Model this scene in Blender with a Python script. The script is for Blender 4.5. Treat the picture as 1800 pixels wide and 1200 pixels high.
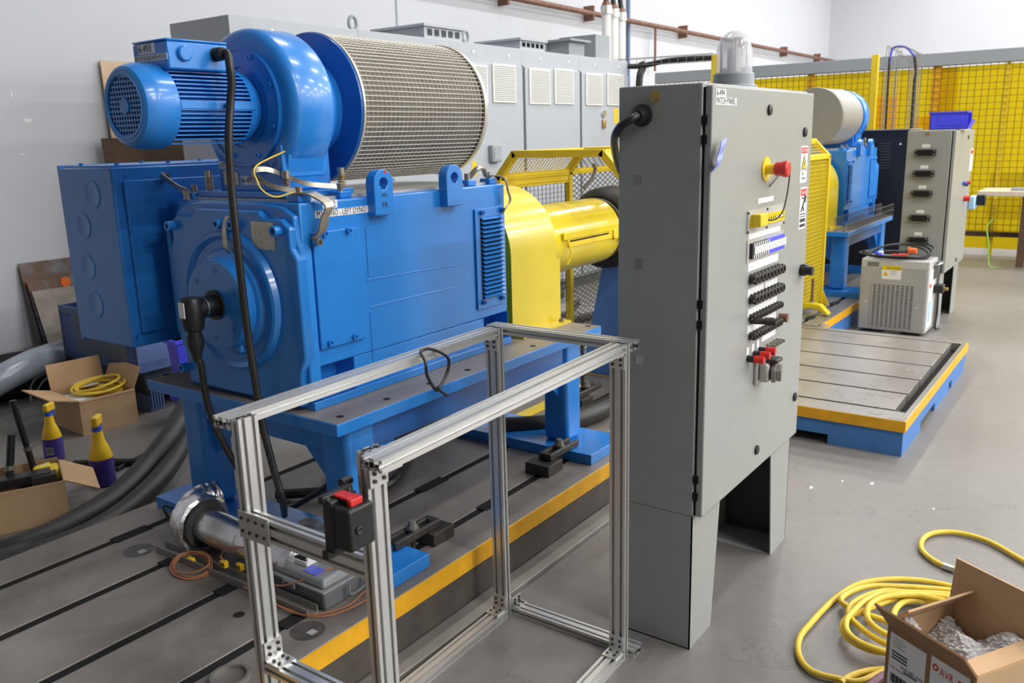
import bpy, bmesh, math, random
from mathutils import Vector, Matrix
random.seed(7)
for o in list(bpy.data.objects): bpy.data.objects.remove(o)
scene = bpy.context.scene
COL = scene.collection
# ------------------------------------------------------------------ camera
YAW, PITCH, ROLL, FPX = 0.62472235, -0.23213044, -0.02643887, 1507.3518
CAM = Vector((0, 0, 1.55))
_fw = Vector((math.cos(YAW)*math.cos(PITCH), math.sin(YAW)*math.cos(PITCH), math.sin(PITCH)))
_rt = Vector((math.sin(YAW), -math.cos(YAW), 0)); _up = _rt.cross(_fw)
RT = _rt*math.cos(ROLL) + _up*math.sin(ROLL)
UP = -_rt*math.sin(ROLL) + _up*math.cos(ROLL)
cd = bpy.data.cameras.new('camera'); cam = bpy.data.objects.new('camera', cd); COL.objects.link(cam)
cam.matrix_world = Matrix(((RT.x, UP.x, -_fw.x, CAM.x), (RT.y, UP.y, -_fw.y, CAM.y), (RT.z, UP.z, -_fw.z, CAM.z), (0, 0, 0, 1)))
cd.sensor_width = 36; cd.lens = FPX/1800*36; cd.clip_end = 100; cd.clip_start = 0.05
cd.dof.use_dof = True; cd.dof.focus_distance = 2.75; cd.dof.aperture_fstop = 6.3
scene.camera = cam
def at(px, py, x=None, y=None, z=None):
    """world point seen at photo pixel (1800x1200) lying on the plane x=, y= or z="""
    d = RT*((px-900)/FPX) - UP*((py-600)/FPX) + _fw
    t = (x-CAM.x)/d.x if x is not None else (y-CAM.y)/d.y if y is not None else (z-CAM.z)/d.z
    return CAM + d*t
# ------------------------------------------------------------------ world, exposure
w = bpy.data.worlds.new('world'); scene.world = w; w.use_nodes = True
w.node_tree.nodes['Background'].inputs[0].default_value = (0.9, 0.95, 1, 1)
w.node_tree.nodes['Background'].inputs[1].default_value = 0.15
vs = scene.view_settings
vs.view_transform = 'Standard'; vs.look = 'None'; vs.exposure = -0.17; vs.gamma = 1.0; vs.use_curve_mapping = False
# ------------------------------------------------------------------ ceiling lamps of the hall (linear high bays) and added fill lamps
LAMP_Z = 6.3
LAMPS = []
for lx, k in ((4.6, .8), (8.4, 1), (12.2, 1.25), (16.0, 1.4), (19.5, 1.4)):
    for ly, j in ((-12.6, 1.9), (-9.6, 1.9), (-6.4, 1.7), (-3.2, 1.1), (0.0, .9), (3.2, .85)):  # outermost row is an unseen addition that brightens the near-side faces
        LAMPS.append((lx, ly, 112*k*j))
LAMPS += [(1.2, -12.6, 260), (1.2, -9.6, 300), (1.2, -6.4, 300), (1.2, -3.2, 120)]  # extra unseen lamps, added to brighten the near-side faces
for i, (lx, ly, pw) in enumerate(LAMPS):
    ld = bpy.data.lights.new('bay_and_fill_light', 'AREA'); ld.shape = 'RECTANGLE'; ld.size = 1.3; ld.size_y = 0.34
    ld.energy = pw; ld.color = (1.0, 0.985, 0.96)
    lo = bpy.data.objects.new('bay_and_fill_light', ld); COL.objects.link(lo); lo.location = (lx, ly, LAMP_Z)
# ------------------------------------------------------------------ helpers
OFF = {}
MX = None          # when set, everything is mirrored in x about MX/2
def mirx(v): return Vector((MX-v[0], v[1], v[2])) if MX is not None else Vector(v)
def thing(name, loc, label, cat, group=None):
    o = bpy.data.objects.new(name, None); COL.objects.link(o)
    p = mirx(loc); o.location = p; OFF[o] = p; o.empty_display_size = .1
    o['label'] = label; o['category'] = cat
    if group: o['group'] = group
    return o
class MB:
    def __init__(s): s.v = []; s.f = []
    def _add(s, vs_, fs):
        n = len(s.v); s.v += [tuple(p) for p in vs_]; s.f += [tuple(i+n for i in f) for f in fs]; return s
    def box(s, x0, x1, y0, y1, z0, z1):
        x0, x1 = sorted((x0, x1)); y0, y1 = sorted((y0, y1)); z0, z1 = sorted((z0, z1))
        return s._add([(x0,y0,z0),(x1,y0,z0),(x1,y1,z0),(x0,y1,z0),(x0,y0,z1),(x1,y0,z1),(x1,y1,z1),(x0,y1,z1)],
            [(0,3,2,1),(4,5,6,7),(0,1,5,4),(1,2,6,5),(2,3,7,6),(3,0,4,7)])
    def hexa(s, p):    # 8 points: bottom 4 ccw, top 4 ccw
        return s._add(p, [(0,3,2,1),(4,5,6,7),(0,1,5,4),(1,2,6,5),(2,3,7,6),(3,0,4,7)])
    def obox(s, c, ax, ay, az, hx, hy, hz):
        c = Vector(c); ax = Vector(ax).normalized()*hx; ay = Vector(ay).normalized()*hy; az = Vector(az).normalized()*hz
        return s.hexa([c-ax-ay-az, c+ax-ay-az, c+ax+ay-az, c-ax+ay-az, c-ax-ay+az, c+ax-ay+az, c+ax+ay+az, c-ax+ay+az])
    def cyl(s, p0, p1, r0, r1=None, n=20, caps=True):
        r1 = r0 if r1 is None else r1
        p0 = Vector(p0); p1 = Vector(p1); d = (p1-p0).normalized()
        u = d.orthogonal().normalized(); w_ = d.cross(u)
        vs_ = []
        for p, r in ((p0, r0), (p1, r1)):
            for k in range(n):
                a = 2*math.pi*k/n; vs_.append(p + u*(r*math.cos(a)) + w_*(r*math.sin(a)))
        fs = [(k, (k+1) % n, n+(k+1) % n, n+k) for k in range(n)]
        if caps: fs += [tuple(range(n-1, -1, -1)), tuple(range(n, 2*n))]
        return s._add(vs_, fs)
    def lathe(s, o, d, prof, n=40, closed=False, cap=True):
        """prof: list of (t along d, radius)"""
        o = Vector(o); d = Vector(d).normalized(); u = d.orthogonal().normalized()
        if abs(d.z) < .5:
            u = Vector((0,0,1)); u = (u - d*u.dot(d)).normalized()
        w_ = d.cross(u); vs_ = []
        for t, r in prof:
            for k in range(n):
                a = 2*math.pi*(k+.5)/n; vs_.append(o + d*t + u*(r*math.cos(a)) + w_*(r*math.sin(a)))
        fs = []; m = len(prof)
        for i in range(m if closed else m-1):
            j = (i+1) % m
            for k in range(n):
                k2 = (k+1) % n; fs.append((i*n+k, i*n+k2, j*n+k2, j*n+k))
        if not closed and cap:
            if prof[0][1] > 1e-6: fs.append(tuple(range(n-1, -1, -1)))
            if prof[-1][1] > 1e-6: fs.append(tuple((m-1)*n+k for k in range(n)))
        return s._add(vs_, fs)
    def tube(s, pts, r, n=10, closed=False, sub=6, smooth=True):
        P = [Vector(p) for p in pts]
        if smooth and len(P) > 2: P = spline(P, sub, closed)
        R = r if callable(r) else (lambda t: r)
        m = len(P); vs_ = []; prev = None
        for i, p in enumerate(P):
            a = P[i-1] if (i > 0 or closed) else P[i]; b = P[(i+1) % m] if (i < m-1 or closed) else P[i]
            d = (b-a)
            if d.length < 1e-9: d = Vector((1,0,0))
            d.normalize()
            u = d.orthogonal().normalized() if prev is None else (prev - d*prev.dot(d)).normalized()
            prev = u; w_ = d.cross(u); rr = R(i/max(1, m-1))
            for k in range(n):
                an = 2*math.pi*k/n; vs_.append(p + u*(rr*math.cos(an)) + w_*(rr*math.sin(an)))
        fs = []
        for i in range(m if closed else m-1):
            j = (i+1) % m
            for k in range(n): fs.append((i*n+k, i*n+(k+1) % n, j*n+(k+1) % n, j*n+k))
        if not closed: fs += [tuple(range(n-1, -1, -1)), tuple((m-1)*n+k for k in range(n))]
        return s._add(vs_, fs)
    def prism(s, poly, fn, a, b):
        """poly 2d list ccw, fn(u,v,t)->xyz ; extruded t from a to b"""
        n = len(poly)
        vs_ = [fn(u, v, a) for u, v in poly] + [fn(u, v, b) for u, v in poly]
        fs = [tuple(range(n-1, -1, -1)), tuple(range(n, 2*n))] + [(k, (k+1) % n, n+(k+1) % n, n+k) for k in range(n)]
        return s._add(vs_, fs)
    def ribbon(s, pts, side, wid, th, sub=5):
        """flat strap: pts centreline, side = width direction"""
        P = spline([Vector(p) for p in pts], sub); sd = Vector(side).normalized()*wid/2; vs_ = []; m = len(P)
        for i, p in enumerate(P):
            d = (P[min(i+1, m-1)]-P[max(i-1, 0)]).normalized(); nn = d.cross(sd).normalized()*th/2
            vs_ += [p-sd-nn, p+sd-nn, p+sd+nn, p-sd+nn]
        fs = [(0,1,2,3), tuple((m-1)*4+k for k in (3,2,1,0))]
        for i in range(m-1):
            for k in range(4): fs.append((i*4+k, (i+1)*4+k, (i+1)*4+(k+1) % 4, i*4+(k+1) % 4))
        return s._add(vs_, fs)
    def mesh(s, name, off=(0,0,0)):
        V = [mirx(p) - Vector(off) for p in s.v]
        F = [f[::-1] for f in s.f] if MX is not None else s.f
        me = bpy.data.meshes.new(name); me.from_pydata([tuple(p) for p in V], [], F)
        bm = bmesh.new(); bm.from_mesh(me); bmesh.ops.recalc_face_normals(bm, faces=bm.faces[:]); bm.to_mesh(me); bm.free()
        me.polygons.foreach_set('use_smooth', [True]*len(me.polygons)); me.set_sharp_from_angle(angle=math.radians(32))
        me.update(); return me
    def obj(s, name, mat, parent=None, bevel=0, label=None, cat=None, group=None, kind=None, origin=None, seg=2):
        off = OFF[parent] if parent is not None else (mirx(origin) if origin is not None else None)
        if off is None:
            xs = [p[0] for p in s.v]; ys = [p[1] for p in s.v]; zs = [p[2] for p in s.v]
            off = mirx(((min(xs)+max(xs))/2, (min(ys)+max(ys))/2, min(zs)))
        me = s.mesh(name, off); me.materials.append(mat)
        o = bpy.data.objects.new(name, me); COL.objects.link(o)
        if parent is not None: o.parent = parent
        else: o.location = off
        OFF[o] = off
        if bevel:
            md = o.modifiers.new('bevel', 'BEVEL'); md.width = bevel; md.segments = seg; md.limit_method = 'ANGLE'; md.angle_limit = math.radians(40)
        if label: o['label'] = label
        if cat: o['category'] = cat
        if group: o['group'] = group
        if kind: o['kind'] = kind
        return o
def spline(P, sub=6, closed=False):
    n = len(P); out = []
    for i in range(n if closed else n-1):
        p0 = P[i-1] if (i > 0 or closed) else P[0]*2-P[1]; p1 = P[i]; p2 = P[(i+1) % n]
        p3 = P[(i+2) % n] if (i+2 < n or closed) else P[n-1]*2-P[n-2]
        for k in range(sub):
            t = k/sub
            out.append(0.5*((2*p1) + (p2-p0)*t + (2*p0-5*p1+4*p2-p3)*t*t + (3*p1-p0-3*p2+p3)*t**3))
    if not closed: out.append(P[-1])
    return out
def B(*a): return MB().box(*a)
def C(*a, **k): return MB().cyl(*a, **k)
_cache = {}
def inst(key, make, name, mat, parent, p, rot=None):
    """shared-mesh copy of a small alike piece at world point p"""
    k = (key, mat.name)
    if k not in _cache:
        global MX
        sv = MX; MX = None
        me = make().mesh(name); MX = sv
        me.materials.append(mat); _cache[k] = me
    o = bpy.data.objects.new(name, _cache[k]); COL.objects.link(o); o.parent = parent
    q = mirx(p); o.location = q - OFF[parent]; OFF[o] = q
    if rot: o.rotation_euler = rot
    return o
DIRS = {'-y': (math.pi/2, 0, 0), '+y': (-math.pi/2, 0, 0), '-x': (0, -math.pi/2, 0), '+x': (0, math.pi/2, 0), '+z': (0, 0, 0), '-z': (math.pi, 0, 0)}
def bolt(parent, p, d, r=.011, h=.012, mat=None, name='bolt', hexr=None):
    if MX is not None and d in ('-x', '+x'): d = '+x' if d == '-x' else '-x'
    def mk():
        if hexr: return MB().lathe((0,0,0), (0,0,1), [(0, r*1.35), (h*.25, r*1.35), (h*.25, r), (h, r)], n=6)
        return MB().lathe((0,0,0), (0,0,1), [(0, r), (h, r), (h, r*.55), (h*.45, r*.5), (h*.45, 0.0001)], n=10)
    return inst(('bolt', r, h, hexr), mk, name, mat or M['blue'], parent, p, DIRS[d])
def text(body, size, p, right, up, mat, parent, name='lettering', align='LEFT', sx=1.0):
    cu = bpy.data.curves.new('lettering', 'FONT'); cu.body = body; cu.size = size; cu.align_x = align; cu.resolution_u = 2
    ob = bpy.data.objects.new('tmp', cu); COL.objects.link(ob)
    me = bpy.data.meshes.new_from_object(ob.evaluated_get(bpy.context.evaluated_depsgraph_get()) if False else ob)
    bpy.data.objects.remove(ob)
    r = Vector(right).normalized()*sx; u = Vector(up).normalized(); n = Vector(right).normalized().cross(u)
    p = Vector(p) - OFF[parent]
    for v in me.vertices: v.co = p + r*v.co.x + u*v.co.y + n*v.co.z
    me.materials.clear(); me.materials.append(mat)
    o = bpy.data.objects.new(name, me); COL.objects.link(o); o.parent = parent; OFF[o] = OFF[parent]
    return o
# ------------------------------------------------------------------ materials
M = {}
def mat(name, col, rough=.5, metal=0, var=.06, scale=9, bump=0, bscale=60, coat=0, emit=None, alpha=None, trans=0, spec=.5, col2=None, vlo=.42, vhi=.62):
    m = bpy.data.materials.new(name); m.use_nodes = True; nt = m.node_tree; N = nt.nodes; L = nt.links
    b = N['Principled BSDF']
    b.inputs['Base Color'].default_value = (*col, 1); b.inputs['Roughness'].default_value = rough
    b.inputs['Metallic'].default_value = metal; b.inputs['Specular IOR Level'].default_value = spec
    b.inputs['Coat Weight'].default_value = coat; b.inputs['Coat Roughness'].default_value = .12
    b.inputs['Transmission Weight'].default_value = trans
    tc = N.new('ShaderNodeTexCoord')
    if var or col2:
        nz = N.new('ShaderNodeTexNoise'); nz.inputs['Scale'].default_value = scale; nz.inputs['Detail'].default_value = 5; nz.inputs['Roughness'].default_value = .6
        L.new(tc.outputs['Object'], nz.inputs['Vector'])
        rp = N.new('ShaderNodeMapRange'); rp.inputs[1].default_value = vlo if col2 else .3; rp.inputs[2].default_value = vhi if col2 else .7
        L.new(nz.outputs['Fac'], rp.inputs[0])
        mx = N.new('ShaderNodeMix'); mx.data_type = 'RGBA'
        L.new(rp.outputs[0], mx.inputs[0])
        mx.inputs[6].default_value = (*[c*(1-var) for c in col], 1)
        mx.inputs[7].default_value = (*(col2 if col2 else [min(1, c*(1+var)) for c in col]), 1)
        L.new(mx.outputs[2], b.inputs['Base Color'])
    if bump:
        n2 = N.new('ShaderNodeTexNoise'); n2.inputs['Scale'].default_value = bscale; n2.inputs['Detail'].default_value = 3
        L.new(tc.outputs['Object'], n2.inputs['Vector'])
        bp = N.new('ShaderNodeBump'); bp.inputs['Strength'].default_value = bump; bp.inputs['Distance'].default_value = .004
        L.new(n2.outputs['Fac'], bp.inputs['Height']); L.new(bp.outputs[0], b.inputs['Normal'])
    if emit: b.inputs['Emission Color'].default_value = (*emit[0], 1); b.inputs['Emission Strength'].default_value = emit[1]
    if alpha is not None: b.inputs['Alpha'].default_value = alpha
    M[name] = m; return m
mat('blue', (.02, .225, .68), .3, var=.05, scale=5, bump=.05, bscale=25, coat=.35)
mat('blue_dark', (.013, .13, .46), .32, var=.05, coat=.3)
mat('bluebox', (.02, .19, .58), .33, var=.05, coat=.2)
mat('steelblue', (.10, .24, .62), .45, var=.1)
mat('yellow', (.74, .57, .010), .25, var=.03, coat=.4)
mat('yellow_flat', (.80, .58, .02), .45, var=.06)
mat('stripe', (.80, .40, .008), .5, var=.12, scale=14)
mat('panel', (.315, .325, .31), .36, var=.03, bump=.06, bscale=140)
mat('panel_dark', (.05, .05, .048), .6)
mat('mcc', (.43, .46, .50), .45, var=.03)
mat('mcc_mid', (.30, .33, .35), .5, var=.03)
mat('mcc_dark', (.10, .11, .12), .6)
mat('vent', (.72, .72, .68), .5, var=.03)
mat('alu', (.70, .70, .685), .33, metal=.72, var=.03, scale=12)
mat('alu_dark', (.30, .29, .27), .5, metal=.6, var=.15)
mat('zinc', (.40, .37, .31), .35, metal=.9, var=.2, scale=40)
mat('chrome', (.68, .68, .68), .3, metal=1, var=.1)
mat('foil', (.66, .66, .66), .28, metal=1, var=.25, scale=25, bump=.7, bscale=45)
mat('brass', (.55, .40, .16), .35, metal=.9, var=.1)
mat('steel_dark', (.055, .05, .046), .55, metal=.35, var=.25, scale=30)
mat('black', (.011, .011, .012), .45, var=.1)
mat('rubber', (.012, .012, .0125), .5, var=.2, bump=.1, bscale=30)
mat('cable', (.018, .017, .016), .42, var=.2)
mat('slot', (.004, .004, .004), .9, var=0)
mat('white', (.78, .78, .77), .5, var=.02)
mat('label', (.80, .80, .80), .45, var=.01)
mat('ink', (.02, .02, .025), .6, var=0)
mat('red', (.62, .025, .02), .38, var=.05)
mat('red_ink', (.65, .03, .03), .5, var=.02)
mat('orange', (.85, .16, .03), .4, var=.05)
mat('bin_blue', (.07, .08, .85), .35, var=.05)
mat('tape_blue', (.10, .12, .55), .6, var=.1)
mat('conduit_blue', (.16, .21, .36), .5)
mat('glove', (.30, .36, .78), .5, var=.1)
mat('card', (.53, .345, .19), .75, var=.06, scale=6)
mat('card_dark', (.30, .165, .08), .75, var=.08, scale=6)
mat('ply', (.62, .46, .29), .6, var=.08, scale=3)
mat('wood_dark', (.09, .05, .028), .6, var=.3, scale=5)
mat('bench', (.60, .52, .40), .5, var=.1)
mat('rust', (.21, .105, .07), .55, metal=.3, var=.3, scale=18)
mat('copper', (.40, .20, .13), .4, metal=.5, var=.2, scale=25)
mat('plug_grey', (.11, .10, .095), .5, metal=.3, var=.3, scale=30)
mat('concrete_hole', (.02, .018, .016), .8)
mat('toolbox', (.14, .15, .16), .42, var=.04)
mat('toolbox_lid', (.20, .21, .22), .4, var=.04)
mat('crate', (.045, .085, .20), .5, var=.08)
mat('crate_grey', (.075, .10, .14), .55, var=.08)
mat('tote', (.12, .19, .40), .5, var=.08)
mat('purple', (.06, .035, .25), .35, var=.05)
mat('bottle_yellow', (.85, .55, .02), .35, var=.03)
mat('ducthose', (.30, .34, .40), .28, var=.12, coat=.3)
mat('wire_brown', (.36, .14, .065), .5, var=.1)
mat('bag', (.010, .010, .011), .8, var=.2)
mat('grey_strap', (.30, .30, .30), .7, var=.1)
mat('hose_yellow', (.78, .55, .05), .42, var=.12, scale=20)
mat('hose_purple', (.20, .09, .14), .5, var=.1)
mat('chiller', (.50, .50, .49), .45, var=.03)
mat('chiller_front', (.42, .42, .41), .4, metal=.2, var=.04)
mat('lightblue', (.35, .58, .80), .5, var=.1)
mat('sheet_rust', (.20, .12, .085), .45, metal=.4, var=.45, scale=4, col2=(.16, .17, .19))
mat('sheet_grey', (.25, .22, .19), .45, metal=.3, var=.3, scale=5)
mat('filter', (.30, .28, .24), .75, var=.15, scale=14)
mat('mesh_wire', (.52, .49, .43), .4, metal=.4, var=.08)
mat('cage_wire', (.72, .55, .02), .5, var=.05)
mat('wire_grey', (.16, .15, .13), .5, metal=.5, var=.1)
mat('dark_wire', (.10, .085, .01), .6, var=.1)
mat('alu_sheet', (.50, .49, .46), .45, metal=.35, var=.06)
mat('housing', (.6, .6, .6), .5)
mat('greenhose', (.35, .75, .10), .4)
mat('drum_grey', (.33, .32, .30), .45, metal=.2, var=.04)
mat('paper_grey', (.45, .45, .45), .6)
mat('blue_ink', (.05, .12, .55), .5)
# concrete floor: mottled, with hairline cracks, faintly polished
def floor_mat():
    m = mat('concrete', (.25, .232, .215), .42, var=0); nt = m.node_tree; N = nt.nodes; L = nt.links; b = N['Principled BSDF']
    tc = N.new('ShaderNodeTexCoord')
    def noise(s, d=6, r=.6):
        n = N.new('ShaderNodeTexNoise'); n.inputs['Scale'].default_value = s; n.inputs['Detail'].default_value = d; n.inputs['Roughness'].default_value = r
        L.new(tc.outputs['Object'], n.inputs['Vector']); return n
    n1 = noise(.8); n2 = noise(14, 8, .7)
    mx = N.new('ShaderNodeMix'); mx.data_type = 'RGBA'; L.new(n1.outputs['Fac'], mx.inputs[0])
    mx.inputs[6].default_value = (.185, .174, .163, 1); mx.inputs[7].default_value = (.265, .25, .235, 1)
    m2 = N.new('ShaderNodeMix'); m2.data_type = 'RGBA'; m2.blend_type = 'MULTIPLY'; m2.inputs[0].default_value = .35
    L.new(mx.outputs[2], m2.inputs[6]); L.new(n2.outputs['Fac'], m2.inputs[7])
    vo = N.new('ShaderNodeTexVoronoi'); vo.feature = 'DISTANCE_TO_EDGE'; vo.inputs['Scale'].default_value = .42
    wn = noise(2.5, 8, .7); va = N.new('ShaderNodeVectorMath'); va.operation = 'MULTIPLY_ADD'; va.inputs[1].default_value = (.5, .5, .5)
    L.new(wn.outputs['Color'], va.inputs[0]); L.new(tc.outputs['Object'], va.inputs[2]); L.new(va.outputs[0], vo.inputs['Vector'])
    cr = N.new('ShaderNodeMapRange'); cr.inputs[1].default_value = 0; cr.inputs[2].default_value = .0022; cr.inputs[3].default_value = .72; cr.inputs[4].default_value = 1
    L.new(vo.outputs['Distance'], cr.inputs[0])
    m3 = N.new('ShaderNodeMix'); m3.data_type = 'RGBA'; m3.blend_type = 'MULTIPLY'; m3.inputs[0].default_value = 1
    L.new(m2.outputs[2], m3.inputs[6]); L.new(cr.outputs[0], m3.inputs[7])
    sp = noise(55, 2, .5); sr = N.new('ShaderNodeMapRange'); sr.inputs[1].default_value = .765; sr.inputs[2].default_value = .80
    L.new(sp.outputs['Fac'], sr.inputs[0])
    m4 = N.new('ShaderNodeMix'); m4.data_type = 'RGBA'; L.new(sr.outputs[0], m4.inputs[0]); L.new(m3.outputs[2], m4.inputs[6]); m4.inputs[7].default_value = (.5, .49, .47, 1)
    L.new(m4.outputs[2], b.inputs['Base Color'])
    rr = N.new('ShaderNodeMapRange'); rr.inputs[3].default_value = .32; rr.inputs[4].default_value = .52; L.new(n1.outputs['Fac'], rr.inputs[0]); L.new(rr.outputs[0], b.inputs['Roughness'])
floor_mat()
def steel_mat(name, a, b_, rough):
    m = mat(name, a, rough, metal=.35, var=0); nt = m.node_tree; N = nt.nodes; L = nt.links; b = N['Principled BSDF']
    tc = N.new('ShaderNodeTexCoord'); n = N.new('ShaderNodeTexNoise'); n.inputs['Scale'].default_value = 2.6; n.inputs['Detail'].default_value = 9; n.inputs['Roughness'].default_value = .65; n.inputs['Distortion'].default_value = .6
    L.new(tc.outputs['Object'], n.inputs['Vector']); mx = N.new('ShaderNodeMix'); mx.data_type = 'RGBA'
    r = N.new('ShaderNodeMapRange'); r.inputs[1].default_value = .32; r.inputs[2].default_value = .68; L.new(n.outputs['Fac'], r.inputs[0]); L.new(r.outputs[0], mx.inputs[0])
    mx.inputs[6].default_value = (*a, 1); mx.inputs[7].default_value = (*b_, 1); L.new(mx.outputs[2], b.inputs['Base Color'])
    rr = N.new('ShaderNodeMapRange'); rr.inputs[3].default_value = rough-.08; rr.inputs[4].default_value = rough+.12; L.new(n.outputs['Fac'], rr.inputs[0]); L.new(rr.outputs[0], b.inputs['Roughness'])
steel_mat('bed', (.165, .142, .127), (.31, .28, .255), .45)
steel_mat('table_top', (.25, .215, .19), (.33, .295, .265), .5)
steel_mat('bed2', (.27, .255, .235), (.31, .295, .275), .27)
mat('bed_side', (.075, .062, .053), .6, var=.25, scale=8)
mat('bed_blue', (.06, .20, .52), .5, var=.06)
mat('wallgrey', (.28, .285, .29), .7, var=.02, scale=1.2)
mat('wallpaint', (.57, .585, .62), .65, var=.012, scale=1.2)
# welding curtain: translucent yellow vinyl
def curtain_mat():
    m = bpy.data.materials.new('curtain'); m.use_nodes = True; nt = m.node_tree; N = nt.nodes; L = nt.links
    for n in list(N): N.remove(n)
    out = N.new('ShaderNodeOutputMaterial')
    tr = N.new('ShaderNodeBsdfTransparent'); tr.inputs[0].default_value = (.80, .60, .015, 1)
    tl = N.new('ShaderNodeBsdfTranslucent'); tl.inputs[0].default_value = (.72, .52, .008, 1)
    df = N.new('ShaderNodeBsdfPrincipled'); df.inputs['Base Color'].default_value = (.62, .45, .006, 1); df.inputs['Roughness'].default_value = .25
    a = N.new('ShaderNodeMixShader'); a.inputs[0].default_value = .5; L.new(tl.outputs[0], a.inputs[1]); L.new(df.outputs[0], a.inputs[2])
    b = N.new('ShaderNodeMixShader'); b.inputs[0].default_value = .62; L.new(tr.outputs[0], b.inputs[1]); L.new(a.outputs[0], b.inputs[2])
    L.new(b.outputs[0], out.inputs[0]); M['curtain'] = m
curtain_mat()
def clear_mat(name, col, rough, mixf):
    m = bpy.data.materials.new(name); m.use_nodes = True; nt = m.node_tree; N = nt.nodes; L = nt.links
    b = N['Principled BSDF']; b.inputs['Base Color'].default_value = (*col, 1); b.inputs['Roughness'].default_value = rough
    tr = N.new('ShaderNodeBsdfTransparent'); tr.inputs[0].default_value = (.95, .95, .96, 1)
    mx = N.new('ShaderNodeMixShader'); mx.inputs[0].default_value = mixf; L.new(tr.outputs[0], mx.inputs[1]); L.new(b.outputs[0], mx.inputs[2])
    L.new(mx.outputs[0], N['Material Output'].inputs[0]); M[name] = m
clear_mat('clear_dome', (.8, .82, .85), .12, .45)
clear_mat('bubble', (.82, .81, .81), .14, .5)
# ================================================================== room
def struct(name, mb, m, origin=(0,0,0)):
    o = mb.obj(name, m, None, origin=origin); o['kind'] = 'structure'; return o
XL, XR, YB, YF, ZC = -12.0, 22.0, 6.3, -14.0, 6.8
struct('floor', B(XL, XR, YF, YB, -.12, 0), M['concrete'])
wb = struct('wall_back', B(XL, XR, YB, YB+.15, 0, ZC), M['wallpaint'], origin=(0, YB, 0))
struct('wall_far', B(XR, XR+.15, YF, YB, 0, ZC), M['wallpaint'], origin=(XR, 0, 0))
struct('wall_right', B(XL, XR, YF-.15, YF, 0, ZC), M['wallpaint'], origin=(0, YF, 0))
struct('wall_near', B(XL-.15, XL, YF, YB, 0, ZC), M['wallgrey'], origin=(XL, 0, 0))
struct('ceiling', B(XL, XR, YF, YB, ZC, ZC+.1), M['wallpaint'], origin=(0, 0, ZC))
a = at(698, 30, y=YB-.006)
struct('trim_1', B(a.x-.012, a.x+.012, YB-.006, YB, 0, ZC), M['mcc_mid'], origin=(a.x, YB, 0))
for k, (px, py, wz, hz) in enumerate(((48, 212, .055, .03), (40, 271, .03, .012), (20, 165, .012, .05))):
    a = at(px, py, y=YB)
    MB().prism([(wz*.5*math.cos(t)*(1+.25*math.sin(3*t+k)), hz*.6*math.sin(t)*(1+.3*math.cos(2*t+k))) for t in [2*math.pi*i/11 for i in range(11)]], lambda u, v, t: (a.x+u, t, a.z+v), YB-.0015, YB).obj('patch_mark', M['white'], wb)
# ================================================================== bedplates
ZB = .195
YS = [1.685, 1.862, 2.178, 2.5, 2.808, 3.0]
SW = .018
def bed1():
    x0, x1 = -.6, 4.2
    T = thing('bedplate', (2.0, 2.335, 0), 'long grey-brown slotted steel bedplate with orange edge stripe under the near blue machine', 'bedplate')
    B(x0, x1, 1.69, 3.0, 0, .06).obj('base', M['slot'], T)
    B(x0, x1, 1.683, 1.689, 0, .133).obj('front_face', M['bed_side'], T)
    for k in range(5):
        y0 = YS[k] + (SW if k else 0); y1 = YS[k+1] - (SW if k < 4 else 0)
        B(x0, x1, y0 if k else 1.689, y1, .06, ZB).obj('top_plate', M['bed'], T, bevel=.002)
    for k in range(1, 5): B(x0, x1, YS[k]-SW, YS[k]+SW, .06, ZB-.004).obj('slot_shade_fill', M['slot'], T)  # solid black fill: deep slot shade and oily grime put into its colour
    B(x0, x1, 1.681, 1.689, .133, ZB-.001).obj('edge_stripe', M['stripe'], T)
    for px, py, k, ln in ((226, 936, 4, .14), (308, 979, 3, .12), (406, 1032, 2, .10), (522, 1090, 1, .10), (757, 851, 2, .16), (858, 884, 1, .12), (1000, 735, 3, .14)):   # widened loading pockets in the T-slots
        p = at(px, py, z=ZB)
        B(p.x-ln/2, p.x+ln/2, YS[k]-.027, YS[k]+.027, ZB-.0004, ZB+.0006).obj('slot_pocket', M['slot'], T)
    for p in (at(244, 967, z=ZB), at(541, 1108, z=ZB)):
        C((p.x, p.y, ZB), (p.x, p.y, ZB+.0012), .05, n=28).obj('plug', M['plug_grey'], T)
        B(p.x-.012, p.x+.012, p.y-.03, p.y-.006, ZB+.001, ZB+.002).obj('plug_key', M['paper_grey'], T)
    p = at(420, 1080, z=ZB); C((p.x, p.y, ZB), (p.x, p.y, ZB+.0008), .017).obj('hole', M['slot'], T)
    p = at(405, 1192, z=ZB); MB().lathe((p.x, p.y, ZB), (0,0,1), [(0,.052),(.012,.052),(.012,.043),(0,.043)], n=28, closed=True).obj('lifting_ring', M['alu_dark'], T)
bed1()
B(.7, 3.06, 1.597, 1.679, 0, .018).obj('floor_bar', M['alu_dark'], None, bevel=.002, label='flat grey steel bar lying on the floor along the bedplate edge', cat='bar')
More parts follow.
